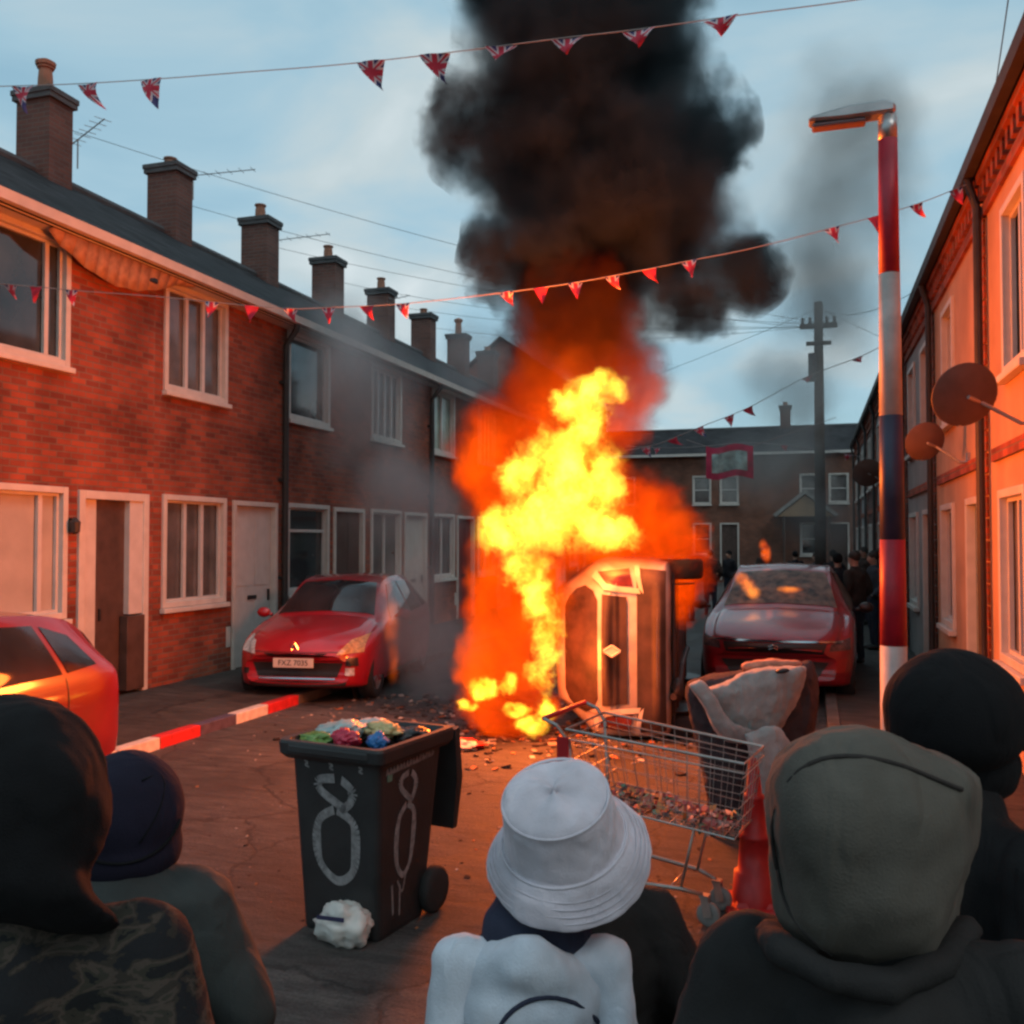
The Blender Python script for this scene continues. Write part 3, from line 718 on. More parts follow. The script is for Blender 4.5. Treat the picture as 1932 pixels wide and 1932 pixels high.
            for j in range(nv):
                for i in range(nu):
                    f = (G[j][i], G[j][i+1], G[j+1][i+1], G[j+1][i])
                    if None not in f: pm.bm.faces.new(f)
        o = pm.build(name, m, parent or t, True, fix=True)
        return o
    gl = glass or CARGLASS
    patch('windscreen', [[(-.66,1.19),(.66,1.19),(.51,1.86),(-.51,1.86)]], 'top', gl, nu=14, nv=10)
    patch('rear_window', [[(a, b + winz) for a, b in q] for q in [[(-.46,.98),(.46,.98),(.40,1.345),(-.40,1.345)], [(.46,.98),(.555,1.03),(.49,1.30),(.40,1.345)], [(.555,1.03),(.60,1.12),(.565,1.22),(.49,1.30)], [(-.555,1.03),(-.46,.98),(-.40,1.345),(-.49,1.30)], [(-.60,1.12),(-.555,1.03),(-.49,1.30),(-.565,1.22)]]], 'rear', gl, nu=12)
    for sd in ('left', 'right'):
        patch('side_window', [[(1.42,.955),(2.38,.965),(2.38,1.40),(1.98,1.37)]], sd, gl)
        patch('side_window', [[(2.45,.965),(3.12,.985),(3.02,1.375),(2.45,1.40)]], sd, gl)
        patch('side_window', [[(3.18,.99),(3.52,1.02),(3.36,1.27),(3.09,1.365)]], sd, gl)
        patch('door_seam', [[(1.38,.30),(1.392,.30),(1.392,.93),(1.38,.93)], [(2.41,.30),(2.42,.30),(2.42,1.40),(2.41,1.40)], [(3.14,.70),(3.15,.70),(3.15,.96),(3.14,.96)]], sd, CARBLACK, off=.003, nu=1, nv=10)
        patch('sill_trim', [[(1.15,.22),(2.85,.22),(2.85,.27),(1.15,.27)]], sd, CARBLACK, off=.008, nv=2)
        patch('door_handle', [[(2.15,.80),(2.32,.80),(2.32,.835),(2.15,.835)]], sd, CARBLACK, off=.02, nu=3, nv=2)
        s = -1 if sd == 'left' else 1
        mm = MB(); mm.ell((s*.985*sw, 1.50*sl, 1.0*sh), (.10,.055,.075)); mm.tube([(s*.86*sw,1.50*sl,.97*sh),(s*.95*sw,1.50*sl,.99*sh)], .025)
        mm.build('wing_mirror', mirror or body_m, t, True)
    return t, patch, body

def text_on(t, s, size, loc, m, facing='front', name='lettering', rot=0.):
    Mx = Matrix.Translation(loc) @ Matrix.Rotation(R(90), 4, 'X')
    if facing == 'rear': Mx = Matrix.Translation(loc) @ Matrix.Rotation(PI, 4, 'Z') @ Matrix.Rotation(R(90), 4, 'X')
    return text_mesh(s, size, m, t, name, Mx)

def plate(t, patch, y, z, facing='front', txt='FXZ 7035', name='number_plate', dim=(.52,.115)):
    w, h = dim; s = -1 if facing == 'front' else 1
    b = MB(); b.box((-w/2, y - .008, z-h/2), (w/2, y+.008, z+h/2), bev=.004); o = b.build(name, PLATE, t)
    text_on(o, txt, .095, (0, y + s*.0095, z), CARBLACK, facing)
    return o

REDP = paint('red car paint', (.37,.004,.012), dirt=.12)
REDP2 = paint('dark red car paint', (.27,.008,.016), dirt=.2)
SILVER = paint('smoke stained silver paint', (.42,.36,.33), dirt=.3)
# -- red hatchback, front to the camera, half on the left pavement, catching fire
t, patch, body = car('red hatchback facing the camera with a burning headlamp, parked against the left kerb', (-6.12, 10.5, 0.0), R(9), REDP, 1.03, 1.03, .98)
patch('lower_grille', [[(-.50,.33),(.50,.33),(.57,.50),(-.57,.50)]], 'front', CARBLACK, nu=16)
patch('upper_grille', [[(-.34,.575),(.34,.575),(.40,.62),(-.40,.62)]], 'front', CARBLACK, nu=12, nv=3)
patch('chrome_strip', [[(-.48,.285),(.48,.285),(.48,.312),(-.48,.312)]], 'front', CHROME, off=.02, nu=12, nv=2)
patch('front_lip', [[(-.60,.225),(.60,.225),(.62,.275),(-.62,.275)]], 'front', CARBLACK, nu=12, nv=2)
patch('headlight', [[(-.78,.62),(-.52,.60),(-.58,.74),(-.76,.80)]], 'front', LIGHTGL)
h2 = patch('headlight', [[(.50,.60),(.78,.62),(.77,.82),(.62,.76)]], 'front', mat('flame tinted headlamp glass', (.55,.30,.12), rough=.3, spec=.6, var=.4, vscale=25))  # flame glow is put into the orange colour of this glass
h2['label'] = 'headlight with its glass coloured orange for the glow of flames beside it'
patch('fog_lamp', [[(-.70,.36),(-.62,.36),(-.62,.43),(-.70,.43)]], 'front', CARBLACK, nu=4, nv=4); patch('fog_lamp', [[(.60,.35),(.70,.35),(.70,.44),(.60,.44)]], 'front', LIGHTGL, nu=4, nv=4)
patch('bumper_hole', [[(.60,.47),(.74,.46),(.73,.56),(.62,.56)]], 'front', CARBLACK, off=.01)
patch('bonnet_seam', [[(-.60,.628),(.60,.628),(.60,.636),(-.60,.636)]], 'front', CARBLACK, off=.003, nu=14, nv=1)
m = MB(); dm = [(0,.075),(.042,0),(0,-.075),(-.042,0)]
for (a, b), (c, d) in zip(dm, dm[1:] + dm[:1]): m.tube([(a,.03,.69+b),(c,.03,.69+d)], .011, n=6)
m.build('diamond_badge', CHROME, t)
plate(t, patch, -.018, .525)
wp = MB(); wp.tube([(-.45,1.22,1.06),(.0,1.20,1.085),(.45,1.24,1.06)], .01, n=5); wp.build('wiper', CARBLACK, t)

# -- tall red car beyond the overturned one, fire inside
t2, patch2, b2 = car('tall dark red car facing the camera with flames in its smashed windscreen', (-.46, 12.35, 0), R(-2), REDP2, 1.13, 1.13, 1.0, mirror=CARBLACK,
   glass=mat('smoked cracked glass', (.12,.075,.05), rough=.4, spec=.4, var=.85, vscale=8, bump=.6, bscale=16))
patch2('upper_grille', [[(-.52,.56),(.52,.56),(.56,.665),(-.56,.665)]], 'front', CARBLACK, nu=16, nv=4)
patch2('chrome_strip', [[(-.72,.672),(.72,.672),(.72,.69),(-.72,.69)]], 'front', CHROME, off=.014, nu=16, nv=2)
patch2('lower_grille', [[(-.45,.28),(.45,.28),(.58,.47),(-.58,.47)]], 'front', CARBLACK, nu=16)
patch2('headlight', [[(-.80,.60),(-.58,.585),(-.60,.66),(-.80,.72)]], 'front', mat('smoked headlamp', (.10,.06,.06), rough=.15, spec=.9, var=.4, vscale=30)); patch2('headlight', [[(.58,.585),(.80,.60),(.80,.72),(.60,.66)]], 'front', MATS['smoked headlamp'])
patch2('bumper_corner', [[(-.74,.36),(-.50,.36),(-.68,.50),(-.76,.52)]], 'front', REDP); patch2('bumper_corner', [[(.50,.36),(.74,.36),(.76,.52),(.68,.50)]], 'front', REDP)
m = MB()
for dz in (0, .035): m.tube([(-.055,.0,.675+dz),(0,-.01,.70+dz),(.055,.0,.675+dz)], .010, n=6)
m.build('chevron_badge', CHROME, t2)
m = MB()
for s in (-1, 1): m.tube([(s*.60,1.75,1.50),(s*.585,2.2,1.63),(s*.58,3.0,1.655),(s*.56,3.5,1.58)], .016, n=6)
m.build('roof_rail', CHROME, t2)

# -- red car at the left edge, its tail away from the camera
t3, patch3, b3 = car('red car at the left edge of the street with firelight on its tail', (-6.52, 3.08, 0), R(0), paint('darkened red car paint', (.20,.003,.010), dirt=.12), 1.0, .99, 1.0)  # base red lowered to offset strong firelight on this car
patch3('tail_light', [[(.56,.62),(.76,.62),(.72,.98),(.56,.94)], [(-.76,.62),(-.56,.62),(-.56,.94),(-.72,.98)]], 'rear', REDLENS)
patch3('headlight', [[(-.78,.62),(-.52,.60),(-.58,.74),(-.76,.80)]], 'front', LIGHTGL); patch3('headlight', [[(.52,.60),(.78,.62),(.76,.80),(.58,.74)]], 'front', LIGHTGL)
patch3('lower_grille', [[(-.50,.33),(.50,.33),(.57,.50),(-.57,.50)]], 'front', CARBLACK, nu=16)

# -- car on its side, its tail to the camera, burning
X0, Y0 = -1.16, 9.55
Mo = Matrix.Translation((X0, Y0, .93)) @ Matrix.Rotation(R(5), 4, 'Z') @ Matrix.Rotation(R(-90), 4, 'Y') @ Matrix.Rotation(PI, 4, 'Z') @ Matrix.Translation((0, -4.0*.93, 0))
t4, patch4, b4 = car('silver car tipped onto its side and burning in the middle of the road', (0,0,0), 0, SILVER, 1.08, 1.0, .93, rotM=Mo, drop=.13, winz=-.065,
   glass=mat('burnt out window opening', (.05,.025,.02), rough=.5, spec=.4, var=.5))
t4.name = 'overturned_car'
SOOT = mat('soot blackened plastic', (.045,.025,.02), rough=.6, var=.5, vscale=5)
patch4('tailgate_panel', [[(-.50,.62),(.50,.62),(.52,.865),(-.52,.865)]], 'rear', SOOT, nu=16, nv=14, off=.016)
patch4('rear_bumper', [[(-.74,.24),(.74,.24),(.76,.52),(-.76,.52)]], 'rear', SOOT, nu=18, off=.016)
for s in (-1, 1):
    patch4('tail_light', [[(s*.60,.56),(s*.76,.60),(s*.73,.92),(s*.60,.86)]], 'rear', mat('smoked red lens', (.11,.02,.015), rough=.3, var=.4), off=.012)
    patch4('light_surround', [[(s*.53,.48),(s*.58,.50),(s*.61,.84),(s*.56,.86)], [(s*.56,.84),(s*.61,.82),(s*.74,.93),(s*.68,.98)], [(s*.53,.45),(s*.58,.50),(s*.78,.55),(s*.78,.50)]], 'rear', WHITE, off=.022, nu=3, nv=8)
m = MB()
for (a, b), (c, d) in zip(dm, dm[1:] + dm[:1]): m.tube([(a*1.3,3.745,.76+b*1.1),(c*1.3,3.745,.76+d*1.1)], .014, n=6)
m.prism([(a*1.2, b*1.0) for a, b in dm], 3.725, 3.75, lambda a, b, q: Vector((a, q, .76+b)))
m.build('diamond_badge', WHITE, t4)
m = MB(); m.box((-.78,.5,.155),(.78,3.4,.175)); m.tube([(.3,.6,.13),(.3,2.4,.13),(.45,3.0,.13),(.45,3.65,.16)], .035); m.tube([(-.7,.67,.17),(.7,.67,.17)], .035); m.tube([(-.7,3.05,.17),(.7,3.05,.17)], .04)
m.ell((.42,3.35,.13), (.12,.28,.07)); m.build('underbody', SOOT, t4)

# ------------------------------------------------------------------ lamp post, pole, wires, bunting
lp = (.53, 7.0, .10)
t = thing('street_lamp', 'tall street lamp post painted in red, white and blue bands', 'street lamp', lp)
bands = [(3.55, 4.62, (.30,.035,.05)), (2.66, 3.55, None), (1.90, 2.66, (.035,.04,.075)), (1.26, 1.90, (.33,.01,.025)), (.0, 1.26, None)]
def rad(z): return .095 - .034 * (z / 4.9)
bands = [(3.70-.1, 4.62, (.30,.035,.05)), (2.72, 3.60, None), (1.86, 2.72, (.035,.04,.075)), (1.14, 1.86, (.33,.01,.025)), (.0, 1.14, None)]
lz = lambda v: on_y(1695, v, 7.0).z - .10
zb = [0, lz(1218), lz(1018), lz(784), lz(516), lz(262), lz(262) + .16]
cols = ['w', 'r', 'b', 'w', 'r', 'g']
PC = {'w': mat('white band paint', (.50,.48,.45), rough=.6, var=.15, vscale=9), 'r': mat('red band paint', (.36,.015,.035), rough=.5, var=.15, vscale=9), 'b': mat('navy band paint', (.03,.035,.07), rough=.5, var=.2), 'g': GALV}
for a, b, c in zip(zb, zb[1:], cols):
    m = MB(); m.lathe([(rad(a),a),(rad(b),b)], n=28); o = m.build('pole', PC[c], t, True)
    if c == 'g': o.name = 'collar'
top = zb[-1]
m = MB(); m.tube([(0,0,top-.08),(0,0,top+.05)], .055, n=14); m.build('bracket', GALV, t, True)
m = MB(); m.prism([(.0,.05),(-.06,.085),(-.30,.075),(-.56,.03),(-.58,-.005),(-.35,-.015),(0,-.01)], -.075, .075, lambda a, b, q: Vector((a+.05, q, top+b+.02))); hd = m.build('lamp_head', GALV, t)
hd.modifiers.new('b', 'BEVEL').width = .018
m = MB(); m.box((-.50,-.055,top-.03),(-.14,.055,top+.006), bev=.015); m.build('lens', mat('lamp lens', (.16,.10,.10), rough=.3), t)
m = MB(); m.box((-.05,-.098,.45),(.05,-.085,.95), bev=.004); m.build('access_door', PC['w'], t)

pb = on_y(1548, 1018, 25.0); TIMB = mat('weathered timber', (.07,.055,.045), rough=.9, var=.3, vscale=14)
t = thing('utility_pole', 'dark timber utility pole standing beyond the tall red car', 'utility pole', (pb.x, 25, .1))
m = MB(); m.tube([(0,0,0),(0,0,7.9)], [.15,.11], n=12); m.build('pole', TIMB, t, True)
m = MB(); m.box((-.45,-.06,7.25),(.45,.06,7.37)); m.box((-.3,-.07,6.8),(.3,-.12,6.9)); m.build('crossarm', TIMB, t)
for x in (-.38,-.2,.2,.38):
    m = MB(); m.lathe([(.03,7.37),(.05,7.42),(.03,7.46),(.045,7.5),(.02,7.54)], n=8, M=Matrix.Translation((x,0,0))); m.build('insulator', LEAD, t)
m = MB(); m.tube([(-.16,-.1,5.9),(-.16,-.1,6.6)], .10, n=12); m.build('junction_box', LEAD, t)
WIRE = mat('black wire', (.03,.03,.03), rough=.7)
def wire(a, b, sag, r, lab):
    a, b = Vector(a), Vector(b); pts = [a.lerp(b, k/16) - Vector((0,0,sag*4*(k/16)*(1-k/16))) for k in range(17)]
    m = MB(); m.tube([p - a for p in pts], r, n=5); o = m.build('overhead_wire', WIRE); o.location = a
    tag(o, lab, 'wire', 'thin overhead wires between pole and roofs')
pt = Vector((pb.x, 25, 7.85))
for i, (yy, dz) in enumerate([(12.6,.9),(15.7,.7),(18.9,.8),(22,.8),(25,.9),(28,.9)]):
    wire(pt + Vector((-.38 if i % 2 else .38,0,-.45)), (LX-3.4, yy, ZR+dz), .35, .005, 'thin black wire from the timber pole to the %s chimney of the left terrace' % ['nearest visible','second','third','fourth','fifth','sixth'][i])
wire(pt, (-18, 47.5, 7.6), .4, .006, 'thin black wire from the timber pole back to the far left roofs')
wire(pt, (12, 47.5, 7.6), .3, .006, 'thin black wire from the timber pole to the far right roofs')
wire(pt, (RX-.2, 14.6, 5.6), .25, .005, 'thin black wire from the timber pole to the right gutter')
wire(on_y(1905, -20, 9.0), on_y(1868, 230, 12.0), .02, .006, 'thin wire dropping out of the sky to the right roof edge')

FLAGM = []
def flag_mat():
    m, tt, b = nmat('red white and blue crossed cloth'); N = tt.nodes; L = tt.links
    tcn = N.new('ShaderNodeTexCoord'); s = N.new('ShaderNodeSeparateXYZ'); L.new(tcn.outputs['Object'], s.inputs[0])
    def math_(op, a, b=None, c=None):
        n = N.new('ShaderNodeMath'); n.operation = op
        for i, q in enumerate((a, b, c)):
            if q is None: continue
            if isinstance(q, (int, float)): n.inputs[i].default_value = q
            else: L.new(q, n.inputs[i])
        return n.outputs[0]
    # object space: x across (-.5..), z down from 0; a cross plus diagonals centred near the top middle
    x = s.outputs[0]; z = math_('ADD', s.outputs[2], .085)
    ax = math_('ABSOLUTE', x); az = math_('ABSOLUTE', z)
    cross = math_('MINIMUM', ax, az)
    d = math_('ABSOLUTE', math_('SUBTRACT', ax, math_('MULTIPLY', az, 1.3)))
    red = math_('MAXIMUM', math_('LESS_THAN', cross, .021), math_('LESS_THAN', d, .012))
    wh = math_('MAXIMUM', math_('LESS_THAN', cross, .036), math_('LESS_THAN', d, .030))
    m1 = N.new('ShaderNodeMix'); m1.data_type = 'RGBA'; L.new(wh, m1.inputs[0]); m1.inputs[6].default_value = (.035,.03,.13,1); m1.inputs[7].default_value = (.55,.45,.48,1)
    m2 = N.new('ShaderNodeMix'); m2.data_type = 'RGBA'; L.new(red, m2.inputs[0]); L.new(m1.outputs[2], m2.inputs[6]); m2.inputs[7].default_value = (.50,.02,.05,1)
    L.new(m2.outputs[2], b.inputs['Base Color']); b.inputs['Roughness'].default_value = .7
    b.inputs['Transmission Weight'].default_value = 0
    return m
FM = flag_mat(); CORD = mat('white bunting tape', (.30,.27,.26), rough=.8)
REDF = mat('crimson bunting cloth', (.45,.02,.05), rough=.8, var=.3, vscale=15)
def bunting(pts, flags, w, hgt, lab, tape=.008):
    """pts: 3D polyline of the string; flags: positions 0..1 along it"""
    P = catmull([list(p) for p in pts], 6); P = [Vector(p) for p in P]
    cum = [0]
    for a, b in zip(P, P[1:]): cum.append(cum[-1] + (b-a).length)
    def at(s):
        d = s * cum[-1]
        for i in range(len(P)-1):
            if cum[i+1] >= d: return P[i].lerp(P[i+1], (d-cum[i])/max(1e-6, cum[i+1]-cum[i])), (P[i+1]-P[i]).normalized()
        return P[-1], (P[-1]-P[-2]).normalized()
    t = thing('bunting', lab, 'bunting', P[0], 0, 'strings of pennant bunting across the street')
    m = MB(); m.tube([p - P[0] for p in P], tape, n=5); m.build('string', CORD, t)
    for i, s in enumerate(flags):
        p, tg = at(s)
        hg0 = hgt; hgt_ = hgt * (.5 if (hgt > .24 and i in (5,6,7,8)) else 1)
        f = MB(); lift = random.choice([0,0,.3,-.2,.6]) if hgt > .15 else random.uniform(-.2,.4)
        n = 5
        rows = []
        for j in range(n+1):
            v = j/n; hw = w/2*(1-v)
            rows.append([f.bm.verts.new(Vector((-hw+ (lift+(.55 if hgt>.24 and i<3 else 0))*hgt*v*v*.6 + 2*hw*k/3, .10*hgt*math.sin(v*4+i+k)+lift*.3*hgt*v, -hgt_*v*(1-.25*abs(lift))))) for k in range(4)])
        for A, B in zip(rows, rows[1:]):
            for k in range(3): f.bm.faces.new((A[k],A[k+1],B[k+1],B[k]))
        o = f.build('pennant', FM if i % 3 != 1 or w > .22 else REDF, t, True, fix=False)
        o.location = p - P[0]; o.rotation_euler = (0, -math.asin(max(-1,min(1,tg.z))), math.atan2(tg.y, tg.x))
    return t
def plane_pts(A, B, uv):
    """points of a string hung in the upright plane through A and B (plan positions)"""
    A = Vector((A[0], A[1])); B = Vector((B[0], B[1])); d = B - A; n = Vector((d.y, -d.x)); out = []
    for u, v in uv:
        r = ray(u, v); k = (A.x*n.x + A.y*n.y) / (r.x*n.x + r.y*n.y); out.append(CP + r*k)
    return out
def flags_at(P, us):
    """fractions along the hung points whose picture column is us"""
    q = catmull([list(p) for p in P], 6); q = [Vector(p) for p in q]; cum = [0]
    for a, b in zip(q, q[1:]): cum.append(cum[-1]+(b-a).length)
    def col(p): d = p - CP; return 966 + F * d.dot(_r) / d.dot(_f)
    out = []
    for u in us:
        for i in range(len(q)-1):
            c0, c1 = col(q[i]), col(q[i+1])
            if c0 <= u <= c1: out.append((cum[i] + (cum[i+1]-cum[i])*(u-c0)/(c1-c0))/cum[-1]); break
    return out
P1 = plane_pts((-8.3,7.0),(1.67,7.0), [(-120,168),(0,163),(150,158),(310,148),(450,137),(640,122),(840,100),(1060,72),(1200,56),(1400,28),(1600,2),(1800,-30)])
bunting(P1, flags_at(P1, [42,165,285,700,820,945,1070,1205,1360,1890]), .26, .26, 'nearest long bunting string of union pennants crossing in front of the smoke', tape=.0045)
P2 = plane_pts((-8.15,7.9),(1.5,10.2), [(-60,532),(60,540),(140,548),(300,560),(420,572),(540,582),(620,580),(760,573),(950,552),(1080,534),(1200,512),(1310,490),(1420,468),(1570,430),(1730,385),(1870,328)])
bunting(P2, flags_at(P2, [20,68,135,400,475,548,620,692,760,955,1020,1085,1155,1225,1300,1570,1650,1728,1803,1868]), .15, .17, 'middle bunting string drooping from the left brick wall to the right roof', tape=.0045)
P3 = plane_pts((-8,20),(1.5,20), [(1180,850),(1240,838),(1320,806),(1410,770),(1520,712),(1615,676),(1660,655)])
bunting(P3, flags_at(P3, [1218,1268,1318,1375,1410,1522,1617]), .22, .25, 'far bunting string hung low over the end of the street', tape=.008)
P4 = plane_pts((-8,26),(1.5,26), [(1180,842),(1260,845),(1330,842),(1420,835),(1560,850),(1650,868)])
bunting(P4, flags_at(P4, [1240,1480,1600]), .2, .2, 'farthest faint bunting string in front of the end houses', tape=.008)
# hanging banner
b0 = on_y(1332, 842, 20.0)
t = thing('banner', 'crimson bordered banner with a pale blue field hung over the far road', 'banner', (b0.x, 20.0, b0.z), R(0))
bw, bh = .95, .66
m = MB()
for i in range(8):
    for j in range(5):
        q = lambda a, b: Vector((bw*a/8, .03*math.sin(a*1.3+b), -bh*b/5 - .04*math.sin(a*.9)))
        m.quad(q(i,j), q(i+1,j), q(i+1,j+1), q(i,j+1))
bmesh.ops.remove_doubles(m.bm, verts=m.bm.verts, dist=1e-4)
m.build('cloth', mat('crimson banner border', (.42,.02,.08), rough=.8, var=.3), t, True, fix=False)
m = MB()
for i in range(6):
    for j in range(3):
        q = lambda a, b: Vector((bw*(a+1)/8, .03*math.sin((a+1)*1.3+b+1)-.008, -bh*(b+1)/5 - .04*math.sin((a+1)*.9)))
        m.quad(q(i,j), q(i+1,j), q(i+1,j+1), q(i,j+1))
m.build('field', mat('pale blue and green banner print', (.30,.46,.44), rough=.8, var=.6, vscale=5), t, True, fix=False)
m = MB(); m.tube([(-.4,0,.15),(0,0,0)], .006); m.tube([(bw,0,-.02),(bw+1.6,0,.5)], .006); m.build('cord', CORD, t)
# ------------------------------------------------------------------ wheelie bin
BIN = mat('charcoal bin plastic', (.020,.021,.022), rough=.5, var=.3, vscale=5, bump=.15)
CHALK = mat('white graffiti paint', (.23,.22,.22), rough=.8, var=.35, vscale=30)
bf = on_z(712, 1780); bl = on_z(574, 1748)
ba = math.atan2(bf.y - bl.y, bf.x - bl.x)
t = thing('wheelie_bin', 'dark wheelie bin overflowing with litter, a white 8 painted on its front', 'bin', bl, ba)
s_ = (bf - bl).length
BW = max(s_, .40); BH = 1.0; BDp = .44
def bx(a, h): return -.055*h if a == 0 else BW + .055*h     # sides flare with height
def rect(h, e=0.): return [(-.05*h-e, -.07*h-e), (BW+.05*h+e, -.07*h-e), (BW+.05*h+e, BDp+.13*h+e), (-.05*h-e, BDp+.13*h+e)]
def rrect(h, z, e=0., r=.04, n=4):
    c = rect(h, e); out = []
    for i, (x, y) in enumerate(c):
        sx, sy = ((1,1),(-1,1),(-1,-1),(1,-1))[i]
        cx, cy = x + sx*r, y + sy*r
        for k in range(n+1):
            a = PI + PI/2*i + PI/2*k/n
            out.append((cx + r*math.cos(a), cy + r*math.sin(a), z))
    return out
def ringloft(mb, rings, cap0=True, cap1=True):
    V = [[mb.bm.verts.new(p) for p in r] for r in rings]; n = len(V[0])
    for A, B in zip(V, V[1:]):
        for k in range(n): mb.bm.faces.new((A[k],A[(k+1)%n],B[(k+1)%n],B[k]))
    if cap0: mb.bm.faces.new(V[0][::-1])
    if cap1: mb.bm.faces.new(V[-1])
m = MB()
ringloft(m, [rrect(0,0), rrect(.02,.02,.004), rrect(.9,.90,0), rrect(.9,.905,.03), rrect(1,.93,.045), rrect(1,.985,.05), rrect(1,1.0,.045), rrect(1,1.0,.01), rrect(.9,.95,-.01), rrect(.5,.55,-.02)])
m.build('body', BIN, t)
m = MB(); m.box((-.02,-.075,.935),(BW+.02,-.125,.985), bev=.012); m.build('comb_lip', BIN, t)
m = MB()
for x in (.05, BW-.05): m.tube([(x, BDp+.14, .93),(x, BDp+.22, .97)], .02)
m.tube([(.0,BDp+.22,.97),(BW,BDp+.22,.97)], .017); m.build('handle', BIN, t)
# lid thrown open, hanging down the back
m = MB(); y1 = BDp + .235
ringloft(m, [[(-.06,y1,.965),(BW+.06,y1,.965),(BW+.06,y1+.05,.975),(-.06,y1+.05,.975)], [(-.06,y1+.02,.68),(BW+.06,y1+.02,.68),(BW+.06,y1+.085,.68),(-.06,y1+.085,.68)], [(-.04,y1+.01,.40),(BW+.04,y1+.01,.40),(BW+.04,y1+.055,.40),(-.04,y1+.055,.40)]])
m.build('lid', BIN, t)
m = MB(); m.tube([(-.06,BDp+.02,.12),(BW+.06,BDp+.02,.12)], .014); m.build('axle', GALV, t)
for x in (-.03, BW+.03):
    M = Matrix.Translation((x-.03, BDp+.05, .125)) @ Matrix.Rotation(R(90), 4, 'Y')
    m = MB(); m.lathe([(.06,0),(.11,0),(.125,.015),(.125,.05),(.11,.065),(.06,.065)], n=28, M=M); w = m.build('wheel', RUBBER, t, True)
    m = MB(); m.lathe([(.06,-.002),(.075,.004),(.03,.012)], n=20, M=M); m.build('hub', BLACKP, w)
def onface(face, a, h):
    if face == 'front': return Vector((BW/2 + a*(BW/2+.05*h), -.07*h - .004, h))
    return Vector((BW + .05*h + .004, (BDp+.06*h)/2 + a*(BDp/2+.10*h), h))
def stroke(mb, face, pts, w):
    q = catmull([list(p) for p in pts], 6)
    for i, (a, b) in enumerate(zip(q, q[1:])):
        d = Vector((b[0]-a[0], b[1]-a[1])); 
        if d.length < 1e-6: continue
        d.normalize(); sc = .22; nx, nz = -d.y * w / sc, d.x * w
        P = [onface(face, a[0]-nx, a[1]-nz), onface(face, b[0]-nx, b[1]-nz), onface(face, b[0]+nx, b[1]+nz), onface(face, a[0]+nx, a[1]+nz)]
        mb.quad(*P)
def figure8(mb, face, cx, w=.012, s=1.):
    top = [(cx-.34*s,.775),(cx-.28*s,.815),(cx-.02*s,.825)]
    stroke(mb, face, [(cx+.02*s,.82),(cx-.34*s,.80),(cx-.30*s,.745),(cx+.1*s,.685),(cx+.26*s,.66)], w)
    stroke(mb, face, [(cx+.18*s,.815),(cx+.42*s,.765),(cx+.36*s,.70),(cx+.14*s,.655)], w)
    stroke(mb, face, [(cx-.02*s,.655),(cx-.36*s,.60),(cx-.48*s,.49),(cx-.40*s,.36),(cx,.285),(cx+.38*s,.34),(cx+.48*s,.47),(cx+.42*s,.60),(cx+.05*s,.655)], w)
m = MB(); figure8(m, 'front', 0, .024); m.build('painted_number', CHALK, t, fix=False)
m = MB(); figure8(m, 'right', -.1, .017, .62); m.build('painted_number', CHALK, t, fix=False)
m = MB()
stroke(m, 'right', [(-.5,.26),(-.42,.10)], .008); stroke(m, 'right', [(-.3,.27),(-.1,.20),(0,.28)], .007); stroke(m, 'right', [(-.2,.24),(-.16,.08)], .007)
rnd = random.Random(3)
for k in range(15):
    a = -.78 + k*.1; z = .862 + k*.0012
    stroke(m, 'right', [(a, z-.018), (a+.03, z+.018), (a+.05, z-.016), (a+.075, z+rnd.uniform(-.01,.02))], .004)
for a in (-.62, -.05, .62): stroke(m, 'front', [(a-.05,.895),(a+.04,.885),(a-.04,.872),(a+.05,.862)], .005)
m.build('scrawled_writing', CHALK, t, fix=False)
m = MB(); m.quad(onface('right',-.75,.81), onface('right',-.6,.81), onface('right',-.6,.845), onface('right',-.75,.845)); m.build('sticker', mat('green sticker', (.10,.20,.15), rough=.6), t, fix=False)
BM = Matrix.Translation(bl) @ Matrix.Rotation(ba, 4, 'Z')
# litter on top: each bag or packet is a thing
def crumple(name, c, r, m_, lab, cat, group=None, seed=0, amp=.03, kind=None):
    mb = MB(); mb.ell((0,0,0), r, sub=4)
    for v in mb.bm.verts:
        p = Vector((v.co.x/r[0], v.co.y/r[1], v.co.z/r[2])) * 1.5 + Vector((seed*3.1, seed, 0)); n = mnoise.noise(p); n2 = mnoise.noise(p*2.3); n3 = mnoise.noise(p*5.1)
        v.co *= 1 + (n*.38 - abs(n2)*.55 + abs(n3)*.22) * (amp/.03)
    o = mb.build(name, m_, None, True); o.location = c
    return tag(o, lab, cat, group, kind)
def bp_(x, y, z): return BM @ Vector((x, y, z))
crumple('litter_bag', bp_(.08,.22,1.0), (.13,.16,.05), mat('pale blue plastic', (.30,.42,.42), rough=.35), 'pale blue plastic bag on the left of the litter heaped in the wheelie bin', 'bag', 'litter in the bin', 1)
crumple('crisp_packet', bp_(.05,.05,.985), (.11,.08,.04), mat('green foil', (.14,.26,.06), rough=.3), 'green crisp packet at the front left rim of the bin', 'packet', 'litter in the bin', 2)
crumple('drinks_packet', bp_(.22,.06,1.0), (.08,.07,.05), mat('red foil', (.5,.03,.07), rough=.3), 'bright red packet at the middle front of the bin litter', 'packet', 'litter in the bin', 3)
crumple('cardboard_box', bp_(.27,.32,1.0), (.12,.09,.05), mat('yellow card', (.48,.42,.20), rough=.6), 'crushed yellow carton in the middle of the bin litter', 'carton', 'litter in the bin', 4)
crumple('litter_bag', bp_(.38,.12,.985), (.06,.05,.05), mat('blue foil', (.03,.16,.42), rough=.3), 'small bright blue packet at the right of the bin litter', 'packet', 'litter in the bin', 5)
